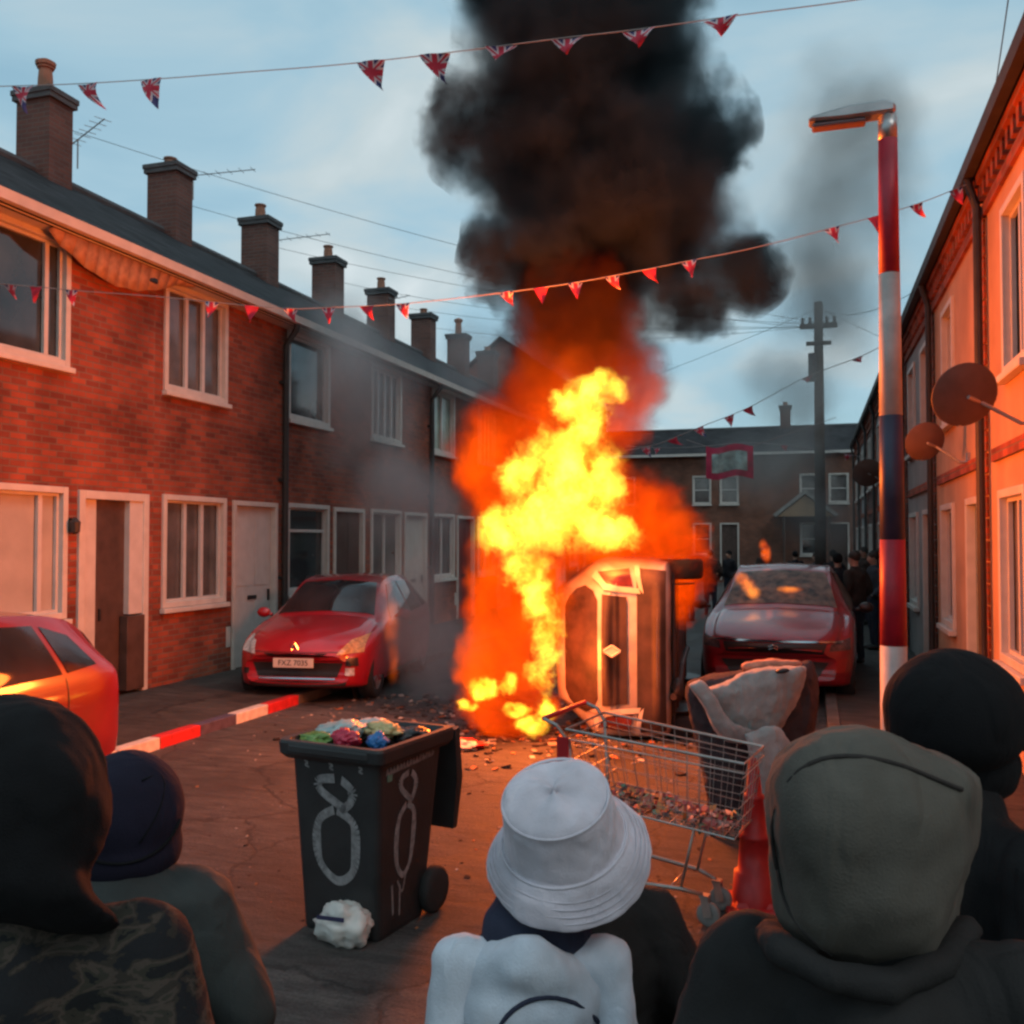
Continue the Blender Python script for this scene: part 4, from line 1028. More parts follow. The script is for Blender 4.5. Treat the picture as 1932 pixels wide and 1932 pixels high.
crumple('litter_bag', bp_(.38,.44,.96), (.12,.12,.05), mat('black bin bag', (.02,.018,.02), rough=.3), 'black bin bag sunk in the right of the bin', 'bag', 'litter in the bin', 6)
crumple('litter_bag', bp_(.12,.42,.985), (.12,.12,.05), mat('white carrier', (.5,.5,.48), rough=.4), 'white carrier bag at the back of the bin litter', 'bag', 'litter in the bin', 8)
# white bag dropped in front of the bin
wb = on_z(645, 1782)
o = crumple('carrier_bag', wb + Vector((0,.02,.10)), (.15,.10,.12), mat('white plastic bag', (.62,.60,.56), rough=.4), 'white plastic carrier bag dumped on the road against the front of the wheelie bin', 'bag', None, 14, amp=.02)
for v in o.data.vertices:
    if v.co.z < -.1: v.co.z = -.1
m = MB(); m.box((-.10,-.10,.045),(.05,-.094,.065)); mk = m.build('printed_mark', mat('navy print', (.03,.03,.08), rough=.5), o)


# ------------------------------------------------------------------ shopping trolley
TRW = mat('trolley wire', (.40,.37,.34), rough=.35, metal=.7, var=.25)
fr_ = on_d(1395, 1560, 5.15); hd_ = on_d(1108, 1360, 5.5)
tr_a = math.atan2(fr_.y - hd_.y, fr_.x - hd_.x)
tc0 = Vector(((fr_.x + hd_.x)/2, (fr_.y + hd_.y)/2, 0))
tr_a -= R(4)
t = thing('shopping_trolley', 'wire supermarket trolley with a red handle, rubbish in its basket', 'trolley', tc0, tr_a)
# local: +x is the nose, handle at -x
TW = .27
def P3(x, s, z): return (x, s, z)
topz = lambda x: .98 - .03*(x+.5)/1.0
m = MB()
tr = [(-.45,-TW-.02,1.0),(.52,-TW+.04,.90),(.52,TW-.04,.90),(-.45,TW+.02,1.0)]
br_ = [(-.34,-TW+.02,.60),(.46,-TW+.07,.50),(.46,TW-.07,.50),(-.34,TW-.02,.60)]
m.tube(tr, .008, n=6, closed=True); m.tube([(a[0],a[1],a[2]-.05) for a in tr], .005, n=5, closed=True); m.tube(br_, .006, n=6, closed=True)
lerp = lambda a, b, k: tuple(p*(1-k)+q*k for p, q in zip(a, b))
for i0, i1, n in ((0,1,13),(1,2,6),(2,3,13),(3,0,6)):
    for k in range(n+1):
        m.tube([lerp(tr[i0],tr[i1],k/n), lerp(br_[i0],br_[i1],k/n)], .0022, n=4)
    for k in range(1,5): m.tube([lerp(tr[i0],br_[i0],k/5), lerp(tr[i1],br_[i1],k/5)], .0025, n=4)
for k in range(1,9): m.tube([lerp(br_[0],br_[3],k/9), lerp(br_[1],br_[2],k/9)], .0028, n=4)
for k in range(1,14): m.tube([lerp(br_[0],br_[1],k/14), lerp(br_[3],br_[2],k/14)], .0028, n=4)
m.build('basket', TRW, t)
m = MB(); m.tube([(-.58,-TW-.03,1.05),(-.58,TW+.03,1.05)], .014, n=10); m.build('handle', mat('red plastic', (.45,.015,.02), rough=.35), t, True)
for s in (-1, 1):
    m = MB(); m.tube([(-.58,s*(TW+.03),1.05),(-.50,s*(TW+.03),1.02),(-.45,s*(TW+.02),.95)], .011, n=8); m.build('handle_bracket', TRW, t)
m = MB(); m.box((-.50,-TW-.035,.74),(-.43,-TW-.028,.96), bev=.003); m.build('side_panel', MATS['red plastic'], t)
for s in (-1, 1):
    m = MB(); m.tube([(-.44,s*(TW+.0),.95),(-.42,s*TW,.60),(-.42,s*TW,.28),(-.36,s*TW,.21),(.16,s*.17,.19),(.27,s*.13,.165)], .012, n=8)
    m.build('frame', TRW, t, True)
for a_, b_, r__ in (((-.40,-TW,.22),(-.40,TW,.22),.009), ((.1,-.185,.185),(.1,.185,.185),.006), ((.16,-.16,.19),(.24,-.165,.53),.009), ((.16,.16,.19),(.24,.165,.53),.009)):
    m = MB(); m.tube([a_, b_], r__, n=6); m.build('crossbar', TRW, t, True)
for x, s in ((.28,-.125),(.28,.125),(-.40,-TW),(-.40,TW)):
    m = MB(); m.lathe([(.03,-.014),(.058,-.014),(.064,-.008),(.064,.008),(.058,.014),(.03,.014)], n=24, M=Matrix.Translation((x+.02,s,.064)) @ Matrix.Rotation(R(90),4,'X'))
    c = m.build('wheel', mat('grey caster rubber', (.20,.20,.19), rough=.6), t, True)
    m = MB(); m.prism([(-.02,.16),(.02,.16),(.045,.06),(.0,.05)], -.026, -.022, lambda a, b, q: Vector((x+a, s+q, b))); m.prism([(-.02,.16),(.02,.16),(.045,.06),(.0,.05)], .022, .026, lambda a, b, q: Vector((x+a, s+q, b))); m.box((x-.025,s-.026,.15),(x+.025,s+.026,.165)); m.build('fork', TRW, c)
TM = Matrix.Translation(tc0) @ Matrix.Rotation(tr_a, 4, 'Z')
# rubbish in the basket, one mass of scraps
m = MB(); rnd = random.Random(5); scr = []
smats = [mat('red scraps', (.45,.10,.09), rough=.6), mat('pink scraps', (.5,.28,.24), rough=.6), mat('green scraps', (.12,.26,.17), rough=.6), mat('orange scraps', (.5,.22,.07), rough=.6), mat('dark scraps', (.08,.06,.06), rough=.7)]
for k in range(420):
    x = rnd.uniform(-.30,.43); y = rnd.uniform(-.18,.18); z = .575 - .10*(x+.34)/.8 + rnd.uniform(0,.06)
    c = Vector((x,y,z)); a = Vector((rnd.uniform(-1,1),rnd.uniform(-1,1),rnd.uniform(-.4,.4))).normalized()*rnd.uniform(.008,.028); b = a.orthogonal().normalized()*rnd.uniform(.006,.018)
    f = m.quad(c-a-b, c+a-b, c+a+b, c-a+b); f.material_index = rnd.choice([0,0,1,1,2,3,4])
o = m.build('scraps', smats[0], None, fix=False)
for q in smats[1:]: o.data.materials.append(q)
o.matrix_world = TM; tag(o, 'red, pink and green shredded rubbish lying in the bottom of the trolley basket', 'rubbish', kind='stuff')

# ------------------------------------------------------------------ traffic cone
c0 = on_z(1424, 1712); CONEM = mat('red traffic cone plastic', (.42,.018,.018), rough=.45, var=.2, vscale=6)
t = thing('traffic_cone', 'tall red traffic cone beside the nose of the trolley', 'cone', c0, R(12))
m = MB(); m.box((-.17,-.17,0),(.17,.17,.035), bev=.012); m.lathe([(.165,.035),(.15,.06),(.15,.035)], n=4, M=Matrix.Rotation(R(45),4,'Z'), close=False); m.build('base', CONEM, t)
m = MB(); m.lathe([(.125,.03),(.112,.20),(.092,.205),(.078,.38),(.085,.385),(.083,.41),(.068,.42),(.052,.60),(.058,.605),(.056,.625),(.044,.63),(.026,.80),(.018,.825),(.0,.83)], n=32, close=False); m.build('cone', CONEM, t, True)

# ------------------------------------------------------------------ tipped grey armchair behind the trolley
ac = on_d(1425, 1500, 6.5); ac.z = 0
t = thing('armchair', 'grey upholstered armchair tipped askew with a dark shell and torn pale cover', 'armchair', ac, R(-18))
SH = fabric('dark armchair shell', (.06,.05,.055)); GR = fabric('grey armchair cover', (.34,.335,.32), weave=90)
def P2d(u, v, d): q = on_d(u, v, d); return q
def outline_solid(pts, d0, d1, name, m_, bulge=0., parent=None, vox=.014, wr=.03):
    """a cushion-like solid: rings shrunk towards front and back round its own real thickness"""
    inv = parent.matrix_world.inverted() if parent else Matrix()
    cx = sum(p[0] for p in pts)/len(pts); cyy = sum(p[1] for p in pts)/len(pts)
    q = catmull([list(p) for p in pts + pts[:1]], 5)[:-1]
    mb = MB(); rings = []
    for k in range(9):
        a = -1 + 2*k/8; s = math.sqrt(max(.02, 1 - abs(a)**2.6)); s = .55 + .45*s if abs(a) < 1 else .5
        rings.append([inv @ on_d(cx + (u-cx)*s, cyy + (v-cyy)*s, (d0+d1)/2 + a*(d1-d0)/2) for u, v in q])
    ringloft(mb, rings)
    o = mb.build(name, m_, parent); organic(o, vox, 3, wr, .11, wr*.5, .05); return o
dg_ = bpy.context.view_layer; dg_.update()
outline_solid([(1292,1310),(1310,1280),(1420,1262),(1505,1250),(1536,1252),(1544,1320),(1532,1400),(1500,1440),(1400,1560),(1345,1540),(1318,1420)], 6.45, 7.0, 'shell', SH, parent=t)
outline_solid([(1306,1300),(1360,1290),(1420,1262),(1490,1258),(1522,1262),(1500,1330),(1470,1376),(1440,1392),(1390,1388),(1345,1350)], 6.28, 6.6, 'cushion', GR, parent=t)
outline_solid([(1298,1292),(1322,1284),(1348,1310),(1368,1345),(1392,1372),(1440,1384),(1430,1400),(1380,1402),(1350,1380),(1325,1330)], 6.2, 6.4, 'piping_roll', GR, parent=t, wr=.02)
outline_solid([(1405,1385),(1460,1370),(1490,1400),(1500,1470),(1490,1560),(1440,1580),(1425,1470)], 6.05, 6.3, 'loose_cover', GR, parent=t)
outline_solid([(1400,1252),(1440,1244),(1500,1246),(1512,1258),(1440,1266),(1402,1264)], 6.5, 6.75, 'torn_foam', mat('orange pink foam', (.5,.26,.18), rough=.9, var=.3, vscale=20), parent=t, wr=.02)
inv = t.matrix_world.inverted()
m = MB(); c = inv @ on_d(1476, 1266, 6.27); m.ell(c, (.05,.02,.018), M=Matrix.Rotation(R(-12),4,'Y')); m.build('hole', CARBLACK, t, True)
m = MB()
for u, v in ((1345,1560),(1440,1575),(1400,1540),(1500,1540)):
    q = inv @ on_d(u, v, 6.6); m.tube([(q.x,q.y,0),(q.x,q.y,.34)], [.018,.026], n=8)
m.build('leg', SH, t)

# ------------------------------------------------------------------ litter and debris on the road
red_cl = on_z(868, 1412)
o = crumple('dropped_flag', red_cl + Vector((0,0,.04)), (.26,.16,.05), mat('red and white cloth', (.55,.42,.38), rough=.8, var=.3), 'crumpled red and white cloth lying on the road right of the bin', 'cloth', None, 21)
o.data.materials.append(mat('red cloth', (.5,.02,.02), rough=.8))
for p in o.data.polygons:
    if p.center.y * .6 + p.center.x * .3 + .02*math.sin(p.center.x*30) > .01: p.material_index = 1
rnd = random.Random(11)
m = MB(); dm_ = [mat('charred scrap', (.03,.02,.018), rough=.9), mat('grey rubble', (.22,.17,.14), rough=.9), mat('orange card scrap', (.35,.14,.06), rough=.9), mat('pale scrap', (.45,.38,.32), rough=.9)]
n = 0
while n < 1150:
    u = rnd.gauss(940, 170); v = 1310 + abs(rnd.gauss(0, 60))
    if n > 900: u = rnd.uniform(330, 1680); v = rnd.uniform(1330, 1760)
    if not (560 < u < 1700) and n <= 900: continue
    p = on_z(u, min(v, 1800)); 
    if p.x < KL + .1 or p.x > KR - .05: 
        continue
    r = rnd.uniform(.004,.028) * rnd.choice([.6,1,1]) * (1 if n < 900 else .45)
    mtx = Matrix.Translation(p + Vector((0,0,r*.35))) @ Matrix.Rotation(rnd.uniform(0,6),4,'Z') @ Matrix.Rotation(rnd.uniform(-.5,.5),4,'X')
    n0 = len(m.bm.faces); m.box((-r*rnd.uniform(.6,2),-r,-r*.35),(r*rnd.uniform(.6,2),r,r*.35), M=mtx)
    m.bm.faces.ensure_lookup_table(); mi = rnd.choice([0,0,0,1,1,2,3])
    for f in m.bm.faces[n0:]: f.material_index = mi
    n += 1
for k in range(260):      # larger burnt pieces round the wreck
    p = on_z(rnd.gauss(1060, 190), 1372 + abs(rnd.gauss(0, 32)))
    if p.x < KL + .3 or p.x > KR - .1: continue
    r = rnd.uniform(.015,.05)
    mtx = Matrix.Translation(p + Vector((0,0,r*.25))) @ Matrix.Rotation(rnd.uniform(0,6),4,'Z') @ Matrix.Rotation(rnd.uniform(-.4,.4),4,'X')
    n0 = len(m.bm.faces); poly = [(math.cos(a)*r*rnd.uniform(.5,1.6), math.sin(a)*r*rnd.uniform(.5,1.3)) for a in (0,1.1,2.3,3.4,4.6)]
    m.prism(poly, -r*.18, r*.2, lambda a, b, q: mtx @ Vector((a, b, q)))
    m.bm.faces.ensure_lookup_table(); mi = rnd.choice([0,0,0,0,1,2])
    for f in m.bm.faces[n0:]: f.material_index = mi
o = m.build('debris', dm_[0]); [o.data.materials.append(q) for q in dm_[1:]]
tag(o, 'charred scraps and rubble scattered over the road round the fire', 'debris', kind='stuff')
# ------------------------------------------------------------------ people
SKIN = mat('skin', (.42,.25,.18), rough=.55, var=.08); HAIR = mat('dark hair', (.03,.02,.015), rough=.7, var=.3)
DENIM = fabric('dark jeans', (.03,.035,.05)); SHOE = mat('black shoes', (.02,.02,.02), rough=.5)
EYE = mat('eye white', (.6,.6,.58), rough=.2)
def person(label, loc, rz, H=1.78, jacket=None, trousers=None, bulk=1., headturn=0., vox=.016, hands=True, group=None, lod=False, armspread=0., jwr=.03, lean=(0,0)):
    """local: facing +y. Body is one remeshed surface; clothing sits over it."""
    t = thing('person', label, 'person', loc, rz, group); k = H / 1.78; b = bulk
    def S(p): return (p[0]*k, p[1]*k, p[2]*k)
    hd = Matrix.Rotation(headturn, 3, 'Z')
    def Hd(p): q = hd @ Vector(p); return (q.x*k + lean[0], q.y*k + .01*k + lean[1], q.z*k + 1.655*k)
    m = MB()
    m.ell(Hd((0,0,.02)), (.076*k,.096*k,.105*k), M=hd, sub=3); m.ell(Hd((0,.035,-.05)), (.058*k,.066*k,.07*k), M=hd, sub=3)
    m.cap(Hd((0,.098,.0)), Hd((0,.116,-.028)), .012*k, .016*k)
    for s in (-1, 1): m.ell(Hd((s*.078,-.005,-.01)), (.012*k,.022*k,.034*k), M=hd)
    m.ell(Hd((0,.094,-.062)), (.026*k,.014*k,.010*k), M=hd)
    m.cap(S((0,-.015,1.44)), (lean[0], lean[1], 1.58*k), .062*k, .055*k)
    m.cap(S((0,-.01,1.36)), S((0,0,1.12)), .135*k, .12*k); m.cap(S((-.14,-.01,1.41)), S((.14,-.01,1.41)), .055*k, .055*k); m.cap(S((-.07,0,.98)), S((.07,0,.98)), .11*k, .11*k)
    sh = [(s*.185, -.01, 1.42) for s in (-1,1)]
    for s, p in zip((-1,1), sh):
        el = (s*(.275+armspread), -.08, 1.14); wr = (s*.225, .10, .98)
        m.cap(S(p), S(el), .052*k, .040*k); m.cap(S(el), S(wr), .038*k, .027*k)
        m.cap(S((s*.085,0,.94)), S((s*.10,.015,.51)), .085*k, .056*k); m.cap(S((s*.10,.015,.51)), S((s*.115,-.02,.11)), .055*k, .038*k)
        m.cap(S((s*.115,-.03,.05)), S((s*.13,.13,.035)), .038*k, .030*k)
    o = m.build('body', SKIN, t); organic(o, vox*.8, 5)
    if not lod:
        m = MB()
        for s in (-1, 1): m.ell(Hd((s*.031,.084,.0)), .0125*k, sub=2)
        m.build('eyes', EYE, t, True)
        # each hand: palm, four fingers, thumb, curled in front of the belly
        for s in (-1, 1):
            m = MB(); w = Vector((s*.225,.10,.98)); d = Vector((-s*.55,.62,-.35)).normalized(); sd = Vector((0,-.5,-.85)).normalized(); pn = d.cross(sd).normalized() * s
            sd = pn.cross(d).normalized() * (1 if s > 0 else 1)
            for q in range(4):
                off = sd * (.030 - .020*q); base = w + d*.085 + off; l = (.040,.045,.042,.033)[q]
                m.tube([S(w + d*.02 + off*.7), S(base), S(base + d*l*.9), S(base + d*l*1.4 - pn*l*.5), S(base + d*l*1.2 - pn*l*1.1)], [.016*k,.0105*k,.0095*k,.0085*k,.006*k], n=8)
            m.tube([S(w + d*.03 + sd*.025), S(w + d*.055 + sd*.052), S(w + d*.08 + sd*.058 - pn*.01), S(w + d*.10 + sd*.05 - pn*.02)], [.014*k,.012*k,.010*k,.007*k], n=8)
            m.ell(S(w + d*.05), (.034*k,.034*k,.02*k)); m.build('hand', SKIN, t, True)
    m = MB()
    m.cap(S((0,-.01,1.34)), S((0,0,1.06)), .165*k*b, .16*k*b); m.cap(S((-.08,0,.98)), S((.08,0,.98)), .135*k*b, .135*k*b)
    m.cap(S((-.155,-.012,1.405)), S((.155,-.012,1.405)), .085*k*b, .085*k*b); m.cap(S((0,-.02,1.42)), S((0,-.01,1.50)), .10*k*b, .078*k*b)
    for s, p in zip((-1,1), sh):
        el = (s*(.275+armspread), -.08, 1.14); wr = (s*.235, .075, 1.0)
        m.cap(S(p), S(el), .082*k*b, .066*k*b); m.cap(S(el), S(wr), .064*k*b, .050*k*b)
    o = m.build('jacket', jacket, t); organic(o, vox, 6, jwr*1.3*k, .17, jwr*.25*k, .05)
    m = MB()
    for s in (-1, 1): m.cap(S((s*.085,0,.90)), S((s*.10,.015,.50)), .105*k, .078*k); m.cap(S((s*.10,.015,.50)), S((s*.115,-.02,.10)), .076*k, .062*k)
    m.cap(S((-.06,0,.95)), S((.06,0,.95)), .12*k, .12*k)
    o = m.build('trousers', trousers or DENIM, t); organic(o, vox*1.2, 4, .02*k, .12)
    for s in (-1, 1):
        m = MB(); m.cap(S((s*.115,-.035,.052)), S((s*.135,.14,.045)), .050*k, .043*k); m.box((s*.115*k-.05*k,-.09*k,.002),(s*.115*k+.055*k,.18*k,.03*k), bev=.008)
        o = m.build('shoe', SHOE, t); organic(o, vox, 3)
    return t, S, Hd

def hood(t, ells, m_, vox=.011, wr=.02, ws=.09, name='hood', sm=6):
    mb = MB()
    for e in ells:
        if len(e) == 4: mb.cap(*e)
        else: mb.ell(e[0], e[1], sub=3)
    o = mb.build(name, m_, t); organic(o, vox, sm, wr*1.3, ws*1.5, wr*.22, .04); return o
def outline_hood(t, pts, d, hd_, m_, wr=.034):
    inv = t.matrix_world.inverted() if bpy.context.view_layer.update() is None else None
    cx = sum(p[0] for p in pts)/len(pts); cy_ = sum(p[1] for p in pts)/len(pts)
    q = catmull([list(p) for p in pts + pts[:1]], 5)[:-1]
    mb = MB(); rings = []
    for k in range(15):
        a = math.sin((-1 + 2*k/14) * PI/2) * .995; s = math.sqrt(1 - a*a); s = s ** .72
        rings.append([inv @ on_d(cx + (u-cx)*s, cy_ + (v-cy_)*(s if v < cy_ else .35+.65*s), d + a*hd_) for u, v in q])
    ringloft(mb, rings)
    o = mb.build('hood', m_, t); organic(o, .011, 4, wr, .16, wr*.3, .05); return o
def local(t, p):
    bpy.context.view_layer.update(); return t.matrix_world.inverted() @ p
def polar(d, u):
    """ground point under picture column u at camera depth d"""
    p = on_d(u, 1018, d); return Vector((p.x, p.y, 0))
OLIVE = fabric('olive grey cotton', (.088,.080,.068), weave=260, bump=.4); OLIVED = fabric('dark olive seam', (.035,.03,.028))
BLK = fabric('black cotton', (.007,.007,.008), weave=300, bump=.4); BLKJ = fabric('black jacket', (.009,.009,.010), rough=.8)
GREYJ = fabric('grey green padded jacket', (.036,.041,.040), rough=.75); NAVY = fabric('navy cap cloth', (.013,.012,.024)); CHAR = fabric('charcoal jacket', (.020,.019,.019), rough=.85)
HATM = fabric('off white bucket hat cloth', (.54,.51,.57), weave=200, bump=.3); PALE = fabric('pale blue hooded top', (.50,.56,.64), weave=200); NAVYN = fabric('navy neck scarf', (.03,.035,.06))

def seam(t, pts, r, m_, name='seam', target=None, push=.004):
    """thin stitched seam laid on the surface of target"""
    bm = bmesh.new(); bm.from_mesh(target.data); bvh = BVHTree.FromBMesh(bm); bm.free()
    q = []; c0_ = local(t, CP)
    for p in catmull([list(local(t, a)) for a in pts], 3):
        h, n, _, _ = bvh.ray_cast(c0_, (Vector(p) - c0_).normalized())
        if h is None: h, n, _, _ = bvh.find_nearest(Vector(p))
        q.append(h + n*push)
    for _ in range(3): q = [q[0]] + [(a + b*2 + c)/4 for a, b, c in zip(q, q[1:], q[2:])] + [q[-1]]
    m = MB(); m.tube(q, r, n=6); return m.build(name, m_, t, True)

# 1 olive hood, right foreground, back to the camera
d = 1.42; p0 = polar(d, 1648)
t, S, Hd = person('person in a raised olive grey hood and dark jacket, back turned, right foreground', p0, YAW - R(20), 1.76, CHAR, vox=.013, bulk=1.04, headturn=R(-8))
zt = CAMH - (1372-1018)/F*d
cc = lambda u, v, dd=0.: local(t, on_d(u, v, d + dd))
r_ = lambda px: px/F*d
hd = outline_hood(t, [(1444,1560),(1449,1480),(1486,1412),(1556,1378),(1650,1371),(1740,1398),(1806,1432),(1850,1472),(1850,1545),(1838,1620),(1815,1700),(1800,1770),(1760,1830),(1650,1856),(1550,1838),(1484,1780),(1458,1690)], d, .175, OLIVE)
seam(t, [on_d(*q, d-.17) for q in ((1470,1640),(1455,1560),(1490,1470),(1550,1432),(1620,1428),(1700,1445),(1770,1475),(1812,1490))], .0035, OLIVED, target=hd, push=.0025)
seam(t, [on_d(*q, d-.17) for q in ((1470,1640),(1480,1700),(1520,1760),(1570,1800))], .003, OLIVED, target=hd, push=.002)
mb = MB(); mb.tube([cc(1448,1752,-.03),cc(1470,1790,-.10),cc(1560,1840,-.15),cc(1680,1860,-.16),cc(1780,1820,-.10),cc(1830,1740,-.02)], .024, n=12); o = mb.build('collar', CHAR, t, True); organic(o, .012, 3, .012, .06)

# 2 black cap and balaclava, far right, looking right
d = 1.92; p0 = polar(d, 1812)
t, S, Hd = person('person in a black cap and black face covering looking to the right', p0, YAW - R(70), 1.80, BLKJ, vox=.014)
cc = lambda u, v, dd=0.: local(t, on_d(u, v, d + dd)); r_ = lambda px: px/F*d
o = hood(t, [(cc(1800,1340), (r_(128),r_(128),r_(118))), (cc(1800,1372), (r_(124),r_(126),r_(85)))], BLK, name='cap', wr=.004)
mb = MB(); P_ = [(1905,1345),(1950,1350),(1990,1372),(2010,1395)]
mb.cap(cc(1890,1365), cc(1985,1395), .050, .035); mb.cap(cc(1890,1365,-.05), cc(1980,1398,-.04), .03, .02); mb.cap(cc(1890,1365,.05), cc(1980,1398,.04), .03, .02)
o = mb.build('cap_peak', BLK, t); bake(o, ('REMESH', dict(mode='VOXEL', voxel_size=.010)), ('SMOOTH', dict(iterations=4)))
o = hood(t, [(cc(1838,1445), (r_(72),r_(88),r_(62))), (cc(1862,1470), (r_(48),r_(60),r_(42))), (cc(1800,1500), (r_(70),r_(80),r_(90))), (cc(1790,1590), (r_(90),r_(90),r_(60)))], BLK, name='face_covering', wr=.012)

# 3 bucket hat, centre foreground
d = 2.02; p0 = polar(d, 1005)
t, S, Hd = person('person in an off white bucket hat and pale blue hooded top, back to the camera', p0, YAW, 1.47, PALE, vox=.012, bulk=.86, armspread=-.05, lean=(.055, .01))
cc = lambda u, v, dd=0.: local(t, on_d(u, v, d + dd)); r_ = lambda px: px/F*d
c = cc(1060, 1562); u1 = r_(1.)
Mh = Matrix.Translation(c) @ Matrix.Rotation(R(-12), 4, 'Y') @ Matrix.Rotation(R(28), 4, 'X') @ Matrix.Scale(.955, 4)
prof = []
prof += [(.0,.112),(.05,.111),(.095,.103),(.112,.092),(.118,.075),(.124,.03),(.131,-.012),(.134,-.022),(.142,-.028),(.160,-.050),(.178,-.078),(.184,-.090),(.183,-.095),(.177,-.086),(.158,-.058),(.138,-.034),(.128,-.015),(.113,.06),(.095,.09),(.0,.10)]
mb = MB(); rg = []
for r, z in catmull([list(p) for p in prof], 3):
    ring = []
    for q in range(72):
        a = 2*PI*q/72
        dr = 1 + (.012*math.sin(3*a+1) + .01*math.sin(5*a)) * (1 if z < -.02 else .5)
        dz = .010*math.sin(2*a+.6) if z < -.045 else .006*math.sin(3*a)*(1 if z > .08 else 0)
        dent = 0*math.exp(-((r*math.cos(a)+.02)**2+(r*math.sin(a))**2)/.004) if z > .07 else 0
        ring.append(mb.bm.verts.new(Mh @ Vector((r*1.02*dr*math.cos(a), r*1.05*dr*math.sin(a), z+dz+dent))))
    rg.append(ring)
for A, B in zip(rg, rg[1:]):
    for q in range(72):
        if (A[q].co-A[(q+1)%72].co).length + (B[q].co-B[(q+1)%72].co).length > 1e-5: mb.bm.faces.new((A[q],A[(q+1)%72],B[(q+1)%72],B[q]))
bmesh.ops.remove_doubles(mb.bm, verts=mb.bm.verts, dist=1e-5)
hat = mb.build('bucket_hat', HATM, t, True)
bake(hat, ('SUBSURF', dict(levels=1, render_levels=1)), ('DISPLACE', dict(texture=cloud_tex(.05), strength=.010, texture_coords='LOCAL')))
mb = MB()
for z, r in ((-.024,.138),(.090,.1145)):
    mb.tube([Mh @ Vector((r*1.025*math.cos(2*PI*q/40), r*1.055*math.sin(2*PI*q/40), z)) for q in range(40)], .0035, n=6, closed=True)
for z, r in ((-.044,.1565),(-.055,.1655),(-.067,.1735),(-.079,.180)):
    mb.tube([Mh @ Vector((r*1.025*math.cos(2*PI*q/60), r*1.05*math.sin(2*PI*q/60), z+.010*math.sin(4*PI*q/60+.6))) for q in range(60)], .0012, n=5, closed=True)
mb.build('stitching', HATM, hat, True)
hood(t, [(cc(1030,1690,.03), (r_(92),.085,r_(70))), (cc(1015,1760), (r_(108),.10,r_(80))), (cc(1010,1830), (r_(100),.09,r_(50)))], NAVYN, name='neck_scarf', wr=.012)
o = hood(t, [(cc(915,1850,-.03), cc(1000,1815,-.12), r_(60), r_(50)), (cc(1000,1815,-.12), cc(1085,1870,-.06), r_(50), r_(62)), (cc(915,1870), (r_(85),.11,r_(72))), (cc(1000,1910,-.10), (r_(120),.07,r_(80))), (cc(1085,1905), (r_(85),.11,r_(80)))], PALE, name='lowered_hood', wr=.022)
seam(t, [on_d(*q, d-.22) for q in ((930,1960),(955,1915),(1000,1885),(1050,1880),(1100,1900),(1135,1935))], .005, NAVYN, name='drawstring', target=o, push=.001)

# 4 charcoal jacket hidden behind the bucket hat
d = 2.35; p0 = polar(d, 1108)
t, S, Hd = person('person in a charcoal jacket whose head is hidden behind the bucket hat', p0, YAW - R(5), 1.42, CHAR, vox=.016, bulk=1.3, armspread=.07)
cc = lambda u, v, dd=0.: local(t, on_d(u, v, d + dd)); r_ = lambda px: px/F*d
zc = S((0,0,1.70))[2]
hood(t, [((0,0,zc-.02), (.088,.105,.10))], BLK, name='beanie', wr=.004)

# 5 black hood and camouflage, far left
d = 1.52; p0 = polar(d, 45)
t, S, Hd = person('person in a tall black hood and dark camouflage jacket at the left edge', p0, YAW + R(10), 1.74, camo_mat(), vox=.013, bulk=1.1, jwr=.022)
cc = lambda u, v, dd=0.: local(t, on_d(u, v, d + dd)); r_ = lambda px: px/F*d
outline_hood(t, [(-150,1520),(-130,1420),(-60,1345),(30,1309),(110,1322),(168,1372),(200,1440),(208,1520),(190,1600),(172,1655),(190,1700),(238,1750),(120,1768),(-60,1768),(-190,1740),(-150,1640)], d, .17, BLK)

# 6 navy cap, grey green padded jacket
d = 2.3; p0 = polar(d, 250)
t, S, Hd = person('person in a navy cap and grey green padded jacket behind the camouflage jacket', p0, YAW + R(5), 1.48, GREYJ, vox=.015, bulk=1.38, armspread=.08)
cc = lambda u, v, dd=0.: local(t, on_d(u, v, d + dd)); r_ = lambda px: px/F*d
o = hood(t, [(cc(238,1530), (r_(106),r_(112),r_(114))), (cc(240,1600), (r_(102),r_(104),r_(80)))], NAVY, name='cap', wr=.006)
seam(t, [on_d(*q, d-.14) for q in ((160,1615),(210,1632),(270,1622),(315,1590),(338,1545))], .004, BLK, target=o)
seam(t, [on_d(*q, d-.14) for q in ((300,1425),(312,1480),(295,1540),(262,1590))], .002, BLK, target=o)
hood(t, [(cc(200,1675,-.02), cc(300,1680,-.03), r_(38), r_(36)), (cc(300,1680,-.03), cc(385,1715), r_(36), r_(40))], GREYJ, name='collar', wr=.012)

